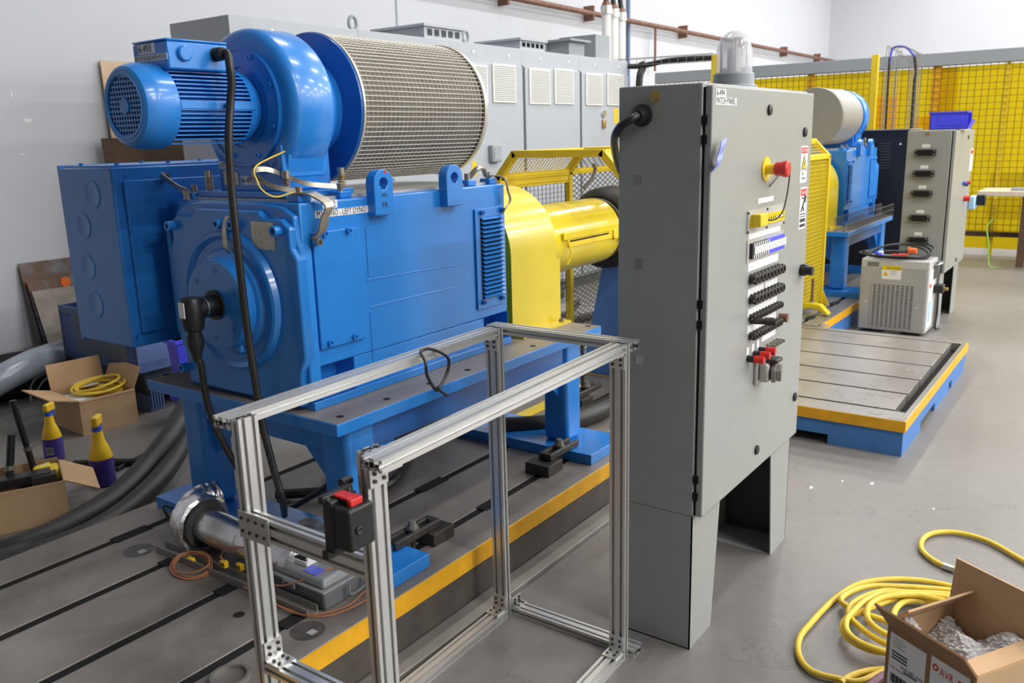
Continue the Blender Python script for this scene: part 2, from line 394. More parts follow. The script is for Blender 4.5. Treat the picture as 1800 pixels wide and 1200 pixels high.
def bed2():     # middle plate, slots across
    x0, x1, y0, y1, zt = 4.255, 6.14, .757, 3.9, .183
    T = thing('slotted_plate', (5.2, 2.3, 0), 'blue-sided slotted floor plate with polished top and orange stripe, right of the grey cabinet', 'bedplate')
    m = MB(); m.box(x0+.01, x1-.01, y0+.01, y1, .05, .128)
    for xx in (x0+.01, x0+.85, x1-.5): m.box(xx, xx+.45, y0+.01, y0+.36, 0, .05)
    for yy in (1.6, 2.6, 3.4): m.box(x0+.01, x0+.4, yy, yy+.4, 0, .05)
    m.obj('base', M['bed_blue'], T)
    m = MB(); m.box(x0, x1, y0, y0+.004, .126, zt-.002); m.box(x0, x0+.004, y0+.004, y1, .126, zt-.002); m.obj('edge_stripe', M['stripe'], T)
    # top: border strip on the near (-y) side, an open trough, slot plates
    xs = [at(1567, 720, z=zt).x, at(1593, 692, z=zt).x, at(1613, 667, z=zt).x, at(1633, 643, z=zt).x, at(1651, 621, z=zt).x, at(1667, 602, z=zt).x]
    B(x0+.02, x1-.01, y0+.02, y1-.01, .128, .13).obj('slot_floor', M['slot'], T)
    B(x0+.004, x1, y0+.004, y0+.032, .13, zt).obj('border', M['bed2'], T, bevel=.002)
    B(x0+.004, xs[0]-.012, y0+.032, y1, .13, zt).obj('border', M['bed2'], T, bevel=.002)
    B(xs[5]+.012, x1, y0+.032, y1, .13, zt).obj('border', M['bed2'], T, bevel=.002)
    for k in range(5):
        B(xs[k]+.012, xs[k+1]-.012, y0+.088, y1, .13, zt).obj('top_plate', M['bed2'], T, bevel=.002)
    for px, py, r in ((1540, 725, .035), (1576, 733, .04), (1604, 651, .035), (1652, 595, .05), (1445, 572, .05)):
        p = at(px, py, z=zt); C((p.x, p.y, zt), (p.x, p.y, zt+.0012), r, n=24).obj('plug', M['alu_dark'], T)
        C((p.x, p.y, zt+.001), (p.x, p.y, zt+.002), r*.55, n=20).obj('plug_core', M['bed2'], T)
    for px in (1542, 1568):
        p = at(px, 584, z=zt); B(p.x-.015, p.x+.015, p.y-.05, p.y+.05, zt, zt+.001).obj('slot_mark', M['slot'], T)
bed2()
def bed3():
    x0, x1, zt = 6.16, 9.15, .185
    T = thing('bedplate', (7.8, 2.335, 0), 'far slotted bedplate with blue side and orange stripe under the distant blue machine', 'bedplate')
    B(x0, x1, 1.725, 3.0, .0, .13).obj('base', M['bed_blue'], T)
    for k in range(5):
        B(x0, x1, max(1.72, YS[k]) + (SW if k else 0), YS[k+1] - (SW if k < 4 else 0), .13, zt).obj('top_plate', M['bed2'], T, bevel=.002)
    B(x0, x1, 1.716, 1.721, .125, zt-.001).obj('edge_stripe', M['stripe'], T)
    for xx in (6.35, 7.0): B(xx, xx+.12, 1.862-.034, 1.862+.034, zt-.0004, zt+.0006).obj('slot_pocket', M['slot'], T)
bed3()
# ================================================================== machine stands
def stand(label, zb):
    T = thing('machine_stand', (2.465, 2.335, zb), label, 'stand', 'blue machine stands')
    x0, x1, y0, y1, zt = 1.67, 3.26, 1.858, 2.85, .73
    B(x0, x1, y0, y1, .69, zt-.001).obj('top_slab', M['blue'], T, bevel=.002)
    B(x0+.004, x1-.004, y0+.004, y1-.004, zt-.001, zt).obj('machined_top', M['table_top'], T)
    for xx in (1.70, 2.955):
        B(xx, xx+.29 if xx > 2 else xx+.215, 1.735, 2.945, zb, zb+.045).obj('foot_plate', M['blue'], T, bevel=.002)
    for xx in (1.745, 3.03):
        for yy in (1.9, 2.655):
            B(xx, xx+.125, yy, yy+.125, zb+.045, .69).obj('leg', M['blue'], T, bevel=.022, seg=4)
    for yy in (1.915, 2.68):
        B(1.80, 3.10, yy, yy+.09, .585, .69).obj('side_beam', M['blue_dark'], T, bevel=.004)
    for xx in (1.76, 3.05):
        B(xx, xx+.09, 2.0, 2.68, .586, .689).obj('end_beam', M['blue'], T, bevel=.004)
    def gus(xa, dx, yy):
        MB().prism([(0, 0), (dx, 0), (0, -.14)] if dx > 0 else [(0, 0), (0, -.14), (dx, 0)], lambda u, v, t: (xa+u, yy+t, .585+v), 0, .012).obj('gusset', M['blue'], T)
    for yy in (1.94, 2.7): gus(1.87, .14, yy); gus(3.03, -.14, yy)
    for s, yy in ((1, 2.025), (-1, 2.655)):
        for xx in (1.79, 3.08): MB().prism([(0, 0), (0, -.14), (s*.14, 0)], lambda u, v, t: (xx+t, yy+u, .585+v), 0, .012).obj('gusset', M['blue'], T)
    for px, py in ((598, 732), (680, 701), (755, 674), (822, 650), (937, 608), (1034, 573)):
        p = at(px, py, z=zt)
        C((p.x, p.y, zt), (p.x, p.y, zt+.0009), .012, n=14).obj('bolt_hole', M['slot'], T)
    p = at(292, 658, z=zt); C((p.x, p.y, zt), (p.x, p.y, zt+.0009), .012, n=14).obj('bolt_hole', M['slot'], T)
    return T
stand('blue steel stand with bare brown top carrying the large near motor', ZB)
# ================================================================== dynamometer (big blue motor)
YC, ZCEN = 2.335, 1.06
def dyno(label, near=True):
    T = thing('dynamometer', (2.25, YC, .73), label, 'motor', 'blue dynamometers')
    bl = M['blue']
    x0, x1, y0, y1 = 1.74, 2.79, 2.03, 2.645
    pl = at(556, 648, y=y0).x, at(622, 628, y=y0).x; pr = at(850, 563, y=y0).x, at(893, 550, y=y0).x
    B(x0, x1, y0, y1, .862, 1.378).obj('body', bl, T, bevel=.006)
    m = MB(); m.box(x0, pl[0], y0, y1, .757, .862); m.box(pl[1], pr[0], y0, y1, .757, .862); m.box(pr[1], x1, y0, y1, .757, .862); m.box(x0, x1, y0+.09, y1-.09, .757, .862)
    m.obj('lower_skirt', bl, T, bevel=.004)
    B(x0-.012, x1+.004, y0-.014, y1+.014, .7305, .757).obj('base_rail', bl, T, bevel=.002)
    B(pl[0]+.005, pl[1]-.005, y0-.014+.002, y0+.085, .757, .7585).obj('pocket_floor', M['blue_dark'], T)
    # seams of the side
    for (ax, ay, bx, by) in ((642, 400, 646, 487), (650, 550, 655, 636)):
        p = at(ax, ay, y=y0); q = at(bx, by, y=y0); B(p.x-.0015, p.x+.0015, y0-.001, y0+.004, q.z, p.z).obj('seam', M['blue_dark'], T)
    for (ax, ay, bx, by) in ((650, 540, 800, 505), (645, 492, 820, 464)):
        p = at(ax, ay, y=y0); q = at(bx, by, y=y0)
        MB().tube([(p.x, y0, p.z), ((p.x+q.x)/2, y0, (p.z+q.z)/2+.002), (q.x, y0+.001, q.z)], .0022, n=6).obj('weld_bead', bl, T)
    # access cover (left) + louvre cover (right)
    c = at(543, 408, y=y0), at(640, 597, y=y0)
    cov = B(c[0].x+.004, c[1].x, y0-.012, y0, c[1].z+.008, c[0].z-.002).obj('access_cover', bl, T, bevel=.003)
    for px, py in ((569, 411), (611, 405), (622, 591), (579, 602)):
        p = at(px, py, y=y0-.012); bolt(T, (p.x, y0-.012, p.z), '-y', .010, .013)
    c = at(832, 368, y=y0), at(891, 530, y=y0)
    lc = B(c[0].x, x1-.018, y0-.008, y0, c[1].z, c[0].z).obj('louvre_cover', bl, T, bevel=.002)
    l0 = at(841, 384, y=y0), at(885, 518, y=y0)
    xa, xb = l0[0].x, x1-.035; n = 19
    za, zb_ = l0[0].z, c[1].z+.05
    B(xa, xb, y0-.0095, y0-.0085, zb_-.012, za+.004).obj('louvre_opening', M['slot'], lc)
    for k in range(n):
        z = za + (zb_-za)*k/(n-1)
        MB().prism([(-.004, .0035), (-.018, -.0035), (-.018, -.0055), (-.004, .0005)], lambda u, v, t: (t, y0-.006+u, z+v), xa, xb).obj('slat', bl, lc)
    for px, py in ((845, 374), (880, 369), (849, 531), (881, 523)):
        p = at(px, py, y=y0-.008); bolt(T, (p.x, y0-.008, p.z), '-y', .009, .014, M['blue_dark'])
    # lifting lugs
    for (l, r, top, bot, hx, hy) in ((661, 694, 297, 380, 676, 323), (787, 815, 289, 364, 799, 313)):
        yf = y0-.035
        a = at(l, bot, y=yf); b = at(r, bot-4, y=yf); t = at((l+r)/2, top, y=yf); h = at(hx, hy, y=yf)
        R = (b.x-a.x)/2; xm = (a.x+b.x)/2; zc = t.z-R
        lug = lugplate(xm, zc, R, a.z, yf, y0+.004, h.z, .020).obj('lifting_lug', bl, T, bevel=.003)
        if near and l == 661:
            B(xm+.004, xm+.014, yf-.0008, yf, zc+.03, t.z-.004).obj('paint_mark', M['red'], lug)
            text('M2', .020, (xm-.012, yf-.001, a.z+.058), (1,0,0), (0,0,1), M['ink'], T); text('FR', .024, (xm-.012, yf-.001, a.z+.026), (1,0,0), (0,0,1), M['ink'], T)
    # top frame, corner blocks
    B(x0+.03, x1-.02, y0+.05, y1-.05, 1.378, 1.386).obj('top_plate', M['alu_sheet'], T)
    for xx, yy in ((1.76, 2.05), (1.94, 2.06), (2.60, 2.06), (2.735, 2.06), (1.76, 2.58), (2.70, 2.58)):
        B(xx, xx+.05, yy, yy+.05, 1.378, 1.40).obj('top_block', bl, T, bevel=.003)
        bolt(T, (xx+.025, yy+.025, 1.40), '+z', .011, .024, M['zinc'])
    # end shield
    hw = [(.16, .295), (.185, .272), (.262, .272), (.30, .245), (.30, .185), (.325, .15), (.325, -.155), (.30, -.20), (.29, -.315)]
    poly = [(-u, v) for u, v in hw][::-1] + [] 
    poly = [(u, v) for u, v in hw[::-1]] + [(-u, v) for u, v in hw]
    MB().prism(poly, lambda u, v, t: (t, YC+u, ZCEN+v), 1.70, 1.742).obj('end_shield', bl, T, bevel=.006)
    hw2 = [(.17, .315), (.27, .305), (.32, .28), (.325, .20), (.34, .17), (.34, -.30)]
    poly2 = [(u, v) for u, v in hw2[::-1]] + [(-u, v) for u, v in hw2]
    MB().prism(poly2, lambda u, v, t: (t, YC+u*.93, ZCEN+v), 1.722, 1.77).obj('end_flange', bl, T, bevel=.006)
    MB().lathe((1.70, YC, ZCEN), (-1, 0, 0), [(0, .232), (.018, .225), (.022, .215), (.012, .20), (.012, .18)], n=56).obj('bearing_ring', bl, T)
    MB().lathe((1.70, YC, ZCEN), (-1, 0, 0), [(0, .185), (.025, .165), (.03, .150), (.065, .147), (.07, .142)], n=56).obj('bearing_cover', bl, T)
    for k in range(6):
        a = math.radians(k*60+38); p = (1.63, YC+.112*math.cos(a), ZCEN+.112*math.sin(a))
        C(p, (1.6285, p[1], p[2]), .010, n=12).obj('screw_hole', M['blue_dark'], T)
    B(1.66, 1.70, 2.27, 2.315, .90, .93).obj('drain_boss', bl, T, bevel=.008)
    for dy, dz in ((-.255, .238), (-.05, .25), (.02, .25), (.285, .235), (.30, -.26), (-.27, -.29)):
        bolt(T, (1.70, YC+dy, ZCEN+dz), '-x', .016, .026)
    if near:
        B(1.6985, 1.70, YC-.232, YC-.125, ZCEN+.178, ZCEN+.262).obj('name_plate', M['zinc'], T)
        for px0, w_, body, py, sz in ((568, 28, '6-492', 356, .034), (554, 93, 'M2 DYNO - LEFT DYNO', 365, .032)):
            pass
        a = at(566, 352, y=y0); b = at(593, 364, y=y0)
        B(a.x, b.x, y0-.001, y0, b.z-.001, b.z+.024).obj('tag', M['label'], T); text('6-492', .029, (a.x+.004, y0-.0016, b.z+.002), (1,0,0), (0,0,1), M['ink'], T, sx=(b.x-a.x-.008)/.073)
        a = at(553, 370, y=y0); b = at(647, 373, y=y0)
        B(a.x, b.x, y0-.001, y0, b.z, b.z+.022).obj('tag', M['label'], T); text('M2 DYNO - LEFT DYNO', .027, (a.x+.006, y0-.0016, b.z+.003), (1,0,0), (0,0,1), M['ink'], T, sx=(b.x-a.x-.012)/.295)
    return T
def lugplate(xm, zc, R, zbot, ya, yb, hz, hr):
    outer = [(xm-R, zbot), (xm+R, zbot)] + [(xm+R*math.cos(t), zc+R*math.sin(t)) for t in [math.pi*k/14 for k in range(15)]]
    n = len(outer); inner = []
    for (u, v) in outer:
        a = math.atan2(v-hz, u-xm); inner.append((xm+hr*math.cos(a), hz+hr*math.sin(a)))
    m = MB(); vs_ = []
    for yy in (ya, yb):
        vs_ += [(u, yy, v) for u, v in outer] + [(u, yy, v) for u, v in inner]
    fs = []
    for k in range(n):
        j = (k+1) % n
        fs += [(k, j, n+j, n+k), (2*n+k, 3*n+k, 3*n+j, 2*n+j), (k, 2*n+k, 2*n+j, j), (n+k, n+j, 3*n+j, 3*n+k)]
    return m._add(vs_, fs)
D1 = dyno('large blue dynamometer motor tagged 6-492 on the near blue stand')
# ---- near dyno extras: encoder, straps, junction box
def encoder(T):
    e = C((1.63, YC, ZCEN), (1.622, YC, ZCEN), .048, n=28).obj('encoder', M['black'], T)
    MB().lathe((1.622, YC, ZCEN), (-1, 0, 0), [(0, .036), (.035, .034), (.036, .030), (.05, .030), (.05, .033), (.062, .033)], n=28).obj('encoder_barrel', M['black'], e)
    MB().lathe((1.586, YC, ZCEN), (-1, 0, 0), [(0, .0345), (.005, .0345)], n=28).obj('clamp_band', M['chrome'], e)
    m = MB(); m.lathe((1.545, YC, ZCEN+.036), (0, 0, -1), [(0, .03), (.012, .036), (.07, .036), (.10, .03), (.105, .02)], n=24); m.cyl((1.575, YC, ZCEN), (1.545, YC, ZCEN), .034, n=24)
    m.obj('elbow', M['black'], e)
    B(1.5075, 1.51, YC-.014, YC+.014, ZCEN-.022, ZCEN+.026).obj('sticker', M['label'], e)
    MB().lathe((1.545, YC, ZCEN-.066), (0, 0, -1), [(0, .022), (.02, .022), (.02, .026), (.05, .026), (.07, .018), (.10, .012)], n=18).obj('connector', M['rubber'], e)
    pts = [(1.545, YC, ZCEN-.16), at(353, 640, x=1.55), at(361, 692, x=1.56), at(377, 745, x=1.58), at(402, 795, x=1.60), at(428, 840, x=1.63)] + [(1.68, 2.35, .42), (1.80, 2.42, .26)]
    MB().tube(pts, .0112, n=10).obj('encoder_cable', M['cable'], e)
encoder(D1)
def straps(T):
    st = M['zinc']
    pts = [(1.77, 2.075, 1.405), (1.79, 2.03, 1.405), (1.82, 1.985, 1.37), at(572, 380, y=1.985), at(566, 405, y=1.995), at(555, 418, y=2.008)]
    MB().ribbon(pts, (1, .15, .1), .040, .005).obj('ground_strap', st, T)
    p = at(556, 425, y=2.008); bolt(T, (p.x, 2.012, p.z), '-y', .012, .022, M['zinc'])
    MB().ribbon([(1.78, 2.075, 1.41), (1.72, 2.12, 1.43), (1.70, 2.18, 1.47), (1.78, 2.2, 1.475), (1.86, 2.13, 1.43), (1.95, 2.085, 1.415)], (0, .2, 1), .016, .004).obj('ground_strap', st, T)
    MB().ribbon([(2.76, 2.085, 1.41), (2.79, 2.03, 1.40), at(893, 335, y=2.0), at(897, 352, y=2.0), at(889, 365, y=2.005), at(885, 373, y=2.012)], (1, .5, 0), .022, .005).obj('ground_strap', st, T)
    MB().tube([(2.64, 2.085, 1.41), (2.67, 2.07, 1.44), (2.72, 2.08, 1.44), (2.745, 2.085, 1.41)], .010, n=8).obj('ground_strap', st, T)
    MB().ribbon([(1.69, 2.31, 1.335), (1.675, 2.31, 1.30), (1.67, 2.305, 1.24), (1.69, 2.30, 1.215)], (0, 1, 0), .02, .004).obj('ground_strap', st, T)
    MB().tube([(1.815, 2.16, 1.53), at(450, 292, y=2.13), at(452, 318, y=2.11), at(463, 336, y=2.1), at(485, 346, y=2.09), at(515, 338, y=2.08)], .0026, n=6).obj('earth_wire', M['hose_yellow'], T)
straps(D1)
def jbox(T):
    x0, x1, y0, y1, z0, z1 = 1.60, 2.30, 2.79, 3.13, .868, 1.49
    J = B(x0, x1, y0, y1, z0, z1).obj('junction_box', M['bluebox'], T, bevel=.006)
    B(1.80, x1, 2.64, y0, 1.0, 1.36).obj('duct_neck', M['bluebox'], T)
    B(x0+.005, x1, y1, y1+.018, z0-.01, z1+.008).obj('back_door', M['bluebox'], J, bevel=.003)
    B(x0+.035, x1-.03, y0-.014, y0, z0+.05, z1-.045).obj('cover', M['bluebox'], J, bevel=.003)
    B(x0+.02, x1, y0+.03, y1-.01, z1, z1+.006).obj('lid', M['bluebox'], J, bevel=.002)
    for k, (xx, yy) in enumerate(((1.66, 2.85), (1.66, 3.08), (1.85, 2.84), (1.9, 3.09), (2.1, 2.85), (2.15, 3.08))):
        C((xx, yy, z1+.006), (xx, yy, z1+.014), .008, n=10).obj('lid_screw', M['bluebox'], J)
    for px, py, r in ((162, 342, .05), (147, 397, .046), (155, 469, .046), (168, 535, .05)):
        p = at(px, py, x=x0); MB().lathe((x0, p.y, p.z), (-1, 0, 0), [(0, r), (.0018, r), (.0028, r-.004), (.0018, r-.008)], n=32).obj('knockout', M['bluebox'], J)
    for px, py in ((220, 310), (300, 305), (231, 408), (243, 590)):
        p = at(px, py, y=y0-.014); C((p.x, y0-.014, p.z), (p.x, y0-.017, p.z), .006, n=10).obj('screw', M['blue_dark'], J)
    p = at(288, 311, y=y0-.014); bolt(J, (p.x, y0-.014, p.z), '-y', .015, .02, M['zinc'])
    MB().ribbon([at(285, 308, y=y0-.03), at(300, 320, y=2.70), at(318, 332, y=2.64), at(330, 336, y=2.60)], (0, .3, 1), .022, .005).obj('ground_strap', M['zinc'], J)
    q = (1.75, 2.60, 1.378); bolt(T, q, '+z', .012, .03, M['zinc'])
    # lever clamp holding the cover
    B(1.70, 1.72, 2.648, 2.672, .92, 1.29).obj('side_rib', M['bluebox'], T, bevel=.006)
jbox(D1)
# ================================================================== blower on top
BZ = 1.667
def blower(label, near=True):
    T = thing('blower', (2.1, YC, 1.386), label, 'blower', 'cooling blowers')
    bl = M['blue']; o = (0, YC, BZ)
    def la(prof, n=48, name='p', mt=bl, par=T, closed=False, cap=True):
        return MB().lathe((0, YC, BZ), (1, 0, 0), prof, n=n, closed=closed, cap=cap).obj(name, mt, par)
    # scroll casing
    R = .242
    la([(1.812, .175), (1.812, R-.036), (1.814, R-.024), (1.820, R-.012), (1.830, R-.004), (1.842, R), (1.965, R), (1.98, R-.008), (1.985, R-.03), (1.985, .1)], 64, 'scroll_casing')
    MB().hexa([(1.822, YC-.155, 1.407), (1.975, YC-.155, 1.407), (1.975, YC+.155, 1.407), (1.822, YC+.155, 1.407), (1.822, YC-.185, BZ-.145), (1.975, YC-.185, BZ-.145), (1.975, YC+.185, BZ-.145), (1.822, YC+.185, BZ-.145)]).obj('outlet_duct', bl, T, bevel=.006)
    la([(1.804, .182), (1.804, .125), (1.814, .125), (1.814, .182)], 48, 'mount_flange', closed=True)
    la([(1.800, .182), (1.800, .176), (1.806, .176), (1.806, .182)], 48, 'flange_rim', closed=True)
    for k in range(8):
        a = math.radians(22.5+45*k); bolt(T, (1.804, YC+.16*math.cos(a), BZ+.16*math.sin(a)), '-x', .007, .008)
    # inlet cone, disc, filter cage
    la([(1.985, .20), (2.03, .19), (2.045, .165), (2.09, .16)], 48, 'inlet_cone')
    la([(2.086, .02), (2.086, .248), (2.092, .250), (2.096, .248), (2.096, .02)], 72, 'inlet_disc', M['blue_dark'])
    f = la([(2.098, .238), (2.76, .238)], 72, 'filter_drum', M['filter'])
    if near:
        m = MB()
        nr = 31
        for k in range(nr):
            x = 2.10 + (2.755-2.10)*k/(nr-1); n = 72; rr = .0030
            m.lathe((x, YC, BZ), (1, 0, 0), [(-rr, .2452), (0, .2452+rr), (rr, .2452), (0, .2452-rr)], n=n, closed=True)
        for k in range(92):
            a = 2*math.pi*k/92; y, z = YC+.2472*math.cos(a), BZ+.2472*math.sin(a)
            m.cyl((2.098, y, z), (2.757, y, z), .0019, n=4, caps=False)
        w_ = m.obj('wire_mesh', M['mesh_wire'], T, kind='stuff')
        la([(2.752, .244), (2.752, .252), (2.772, .252), (2.772, .244)], 72, 'end_ring', M['mesh_wire'], closed=True)
        la([(2.096, .244), (2.096, .2515), (2.106, .2515), (2.106, .244)], 72, 'end_ring', M['mesh_wire'], closed=True)
    else:
        la([(2.098, .2455), (2.745, .2455)], 72, 'filter_screen', M['drum_grey'])
    la([(2.765, .246), (2.772, .244), (2.772, .001)], 72, 'end_cap', M['drum_grey'])
    # motor
    la([(1.404, .082), (1.404, .10), (1.409, .108), (1.43, .117), (1.45, .1205), (1.502, .1205), (1.506, .117), (1.506, .10)], 56, 'fan_cover', cap=False)
    g = la([(1.430, .0001), (1.430, .110)], 40, 'grille_back', M['slot'], cap=False)
    m = MB(); rg = .083
    for k in range(-6, 7):
        q = k*.0132; h = math.sqrt(max(0, rg*rg-q*q))
        m.box(1.4070, 1.409, YC+q-.0022, YC+q+.0024, BZ-h, BZ+h); m.box(1.4072, 1.4092, YC-h, YC+h, BZ+q-.0026, BZ+q+.0026)
    m.obj('grille_bars', bl, T, kind='stuff')
    MB().lathe((1.409, YC, BZ), (-1, 0, 0), [(0, .022), (.006, .022), (.0065, .012), (.006, .001)], n=24).obj('grille_hub', bl, T)
    MB().lathe((1.406, YC, BZ), (-1, 0, 0), [(0, .083), (.004, .085), (.005, .09), (0, .094)], n=48, closed=True).obj('grille_rim', bl, T)
    la([(1.50, .097), (1.765, .097)], 48, 'stator', M['blue_dark'])
    for k in range(-9, 10):
        z = k*.0118
        if abs(k) == 0: continue
        h = math.sqrt(.117**2-z*z)
        B(1.506, 1.755, YC-h, YC+h, BZ+z-.0022, BZ+z+.0022).obj('cooling_fin', bl, T)
    B(1.506, 1.765, YC-.118, YC+.118, BZ-.012, BZ+.012).obj('side_rib', bl, T, bevel=.003)
    la([(1.755, .112), (1.775, .112), (1.79, .105), (1.80, .09), (1.81, .09)], 48, 'drive_end_shield')
    bolt(T, (1.66, YC-.118, BZ), '-y', .009, .014)
    # terminal box
    bx = B(1.493, 1.695, YC-.10, YC+.068, BZ+.098, BZ+.174).obj('terminal_box', bl, T, bevel=.005)
    B(1.4925, 1.6955, YC-.1005, YC+.0685, BZ+.175, BZ+.181).obj('terminal_lid', bl, T, bevel=.003)
    m = B(1.52, 1.70, YC-.06, YC+.06, BZ+.10, BZ+.12).obj('terminal_neck', M['blue_dark'], T)
    MB().lathe((1.545, YC-.10, BZ+.142), (0, -1, 0), [(0, .022), (.008, .022), (.012, .018), (.012, .001)], n=24).obj('blanking_plug', bl, T)
    # pedestal and base
    B(1.815, 2.02, 2.185, 2.50, 1.405, 1.545).obj('pedestal', M['blue'], T, bevel=.004)
    B(1.77, 2.06, 2.12, 2.57, 1.387, 1.406).obj('base_plate', bl, T, bevel=.003)
    B(1.805, 1.99, 2.165, 2.19, 1.45, 1.55).obj('side_bracket', bl, T, bevel=.003)
    for yy in (2.135, 2.525):
        for xx in (1.79, 2.02):
            m = MB()
            for k in range(6): m.lathe((xx, yy, 1.408+k*.0075), (0, 0, 1), [(0, .011), (.0025, .014), (.005, .011), (.0025, .009)], n=14, closed=True)
            s_ = m.obj('spring', M['brass'], T); C((xx, yy, 1.45), (xx, yy, 1.472), .012, n=12).obj('spring_cap', M['zinc'], s_)
    if near:
        text('6-493', .030, (1.490, YC+.034, BZ+.149), (0,-1,0), (0,0,1), M['ink'], T, sx=.9)
        B(1.4915, 1.493, YC-.040, YC+.038, BZ+.144, BZ+.172).obj('tag', M['label'], T)
        B(1.4915, 1.493, YC-.098, YC+.062, BZ+.124, BZ+.141).obj('tag', M['label'], T)
        text('LEFT DYNO BLOWER MOTOR', .0165, (1.4905, YC+.061, BZ+.127), (0,-1,0), (0,0,1), M['ink'], T, sx=.73)
        B(1.8135, 1.815, 2.23, 2.495, 1.478, 1.500).obj('tag', M['label'], T); text('LEFT DYNO BLOWER MOTOR', .02, (1.812, 2.49, 1.482), (0,-1,0), (0,0,1), M['ink'], T, sx=.95)
        B(1.8135, 1.815, 2.40, 2.475, 1.425, 1.470).obj('name_plate', M['zinc'], T)
        B(1.8135, 1.815, 2.29, 2.385, 1.425, 1.460).obj('tag', M['label'], T); text('6-493', .03, (1.812, 2.382, 1.431), (0,-1,0), (0,0,1), M['ink'], T)
        gl = MB().lathe((1.652, YC-.10, BZ+.145), (0, -1, 0), [(0, .02), (.01, .02), (.01, .017), (.02, .017), (.02, .02), (.035, .018), (.04, .012)], n=16).obj('cable_gland', M['black'], T)
        pts = [(1.652, YC-.125, BZ+.145), (1.655, YC-.15, BZ+.144)] + [at(*q, y=yy) for q, yy in (((404, 118), 2.17), ((407, 145), 2.17), ((405, 180), 2.175), ((402, 250), 2.17), ((407, 330), 2.17))] + [at(*q, x=1.605) for q in ((416, 420), (425, 500), (436, 590), (447, 660), (460, 740), (480, 820), (497, 880))]
        pts.append(at(500, 905, z=.26))
        MB().tube(pts, .0118, n=10).obj('motor_cable', M['cable'], T)
    return T
blower('blue blower with wire-mesh filter drum and finned motor tagged 6-493 on the near machine')
# ---- far machine: the same mirrored
MX = 10.6
stand('distant blue steel stand with a wire tray along its top', .185)
dyno('distant blue dynamometer motor beside the black cabinet', near=False)
blower('distant blue blower with plain grey filter drum', near=False)
MX = None
# ================================================================== yellow coupling guards
def guard(label, mirror):
    global MX
    MX = 10.6 if mirror else None
    T = thing('coupling_guard', (3.05, YC, .73), label, 'guard', 'yellow coupling guards')
    x0, x1, r, zc = 2.87, 3.215, .272, 1.075
    arc = [(YC-r, .732)] + [(YC-r*math.cos(t), zc+r*math.sin(t)) for t in [math.pi*k/28 for k in range(29)]] + [(YC+r, .732)]
    inner = [(y*.0+YC+(y-YC)*.985, z-(.004 if z > zc else 0)) for y, z in arc]
    m = MB(); n = len(arc); vs_ = []
    for x in (x0, x1): vs_ += [(x, y, z) for y, z in arc] + [(x, y, z) for y, z in inner]
    fs = []
    for k in range(n-1):
        fs += [(k, k+1, 2*n+k+1, 2*n+k), (n+k, 3*n+k, 3*n+k+1, n+k+1), (k, n+k, n+k+1, k+1), (2*n+k, 2*n+k+1, 3*n+k+1, 3*n+k)]
    m._add(vs_, fs).obj('arch_cover', M['yellow'], T)
    # end faces (with the shaft tube through them)
    for xx in (x0+.02, x1-.006):
        m = MB(); m.prism([(y, z) for y, z in inner[::-1]], lambda u, v, t: (t, u, v), xx, xx+.004); m.obj('end_face', M['yellow'], T)
    for s in (-1, 1): B(x0, x1+.035, YC+s*r, YC+s*(r+.055), .7305, .742).obj('foot_flange', M['yellow'], T)
    for s in (-1, 1): bolt(T, (x1-.01, YC+s*(r+.03), .742), '+z', .010, .016, M['zinc'], hexr=1)
    B(x1, x1+.035, YC-r+.002, YC-r+.008, .742, 1.02).obj('side_flange', M['yellow'], T)
    MX = None
    return T
G1 = guard('yellow arched coupling guard beside the near blue motor', False)
guard('distant yellow arched coupling guard beside the mesh cage', True)
def shaft_tube():
    T = thing('shaft_guard_tube', (3.6, YC, .88), 'yellow cylindrical shaft guard tube with hinged strip between arch guard and black wheel', 'guard')
    r = .172
    MB().lathe((0, YC, ZCEN), (1, 0, 0), [(3.218, r), (4.0, r), (4.004, r-.004), (4.0, r-.01), (3.9, r-.01), (3.9, .08)], n=56).obj('tube', M['yellow'], T)
    for xx in (3.44, 3.66): MB().lathe((0, YC, ZCEN), (1, 0, 0), [(xx, r), (xx+.003, r+.0016), (xx+.006, r)], n=56).obj('band_seam', M['yellow_flat'], T)
    a = at(988, 418, y=YC-r); b = at(1086, 392, y=YC-r)
    h = B(a.x, 4.13, YC-r-.012, YC-r, a.z-.012, a.z+.022).obj('hinge_bar', M['yellow'], T, bevel=.002)
    B(a.x+.05, 3.93, YC-r-.006, YC-r, a.z-.05, a.z-.012).obj('hinge_strip', M['yellow_flat'], T)  # plain yellow strip below the hinge bar
    B(a.x+.06, 3.86, YC-r-.008, YC-r-.004, a.z-.026, a.z-.019).obj('slot_line', M['slot'], h)
    MB().tube([(a.x+.03, YC-r-.012, a.z-.01), (a.x+.045, YC-r-.02, a.z-.08), (a.x+.02, YC-r-.015, a.z-.13)], .004, n=6).obj('latch_wire', M['yellow_flat'], h)
    p = (3.93, YC-r-.004, a.z-.03); MB().lathe(p, (0, -1, 0), [(0, .03), (.01, .03), (.014, .02), (.012, .008)], n=20).obj('latch_knob', M['yellow'], h)
    B(3.97, 4.03, YC-r-.02, YC-r+.01, a.z-.075, a.z+.0).obj('latch_clip', M['yellow'], h)
shaft_tube()
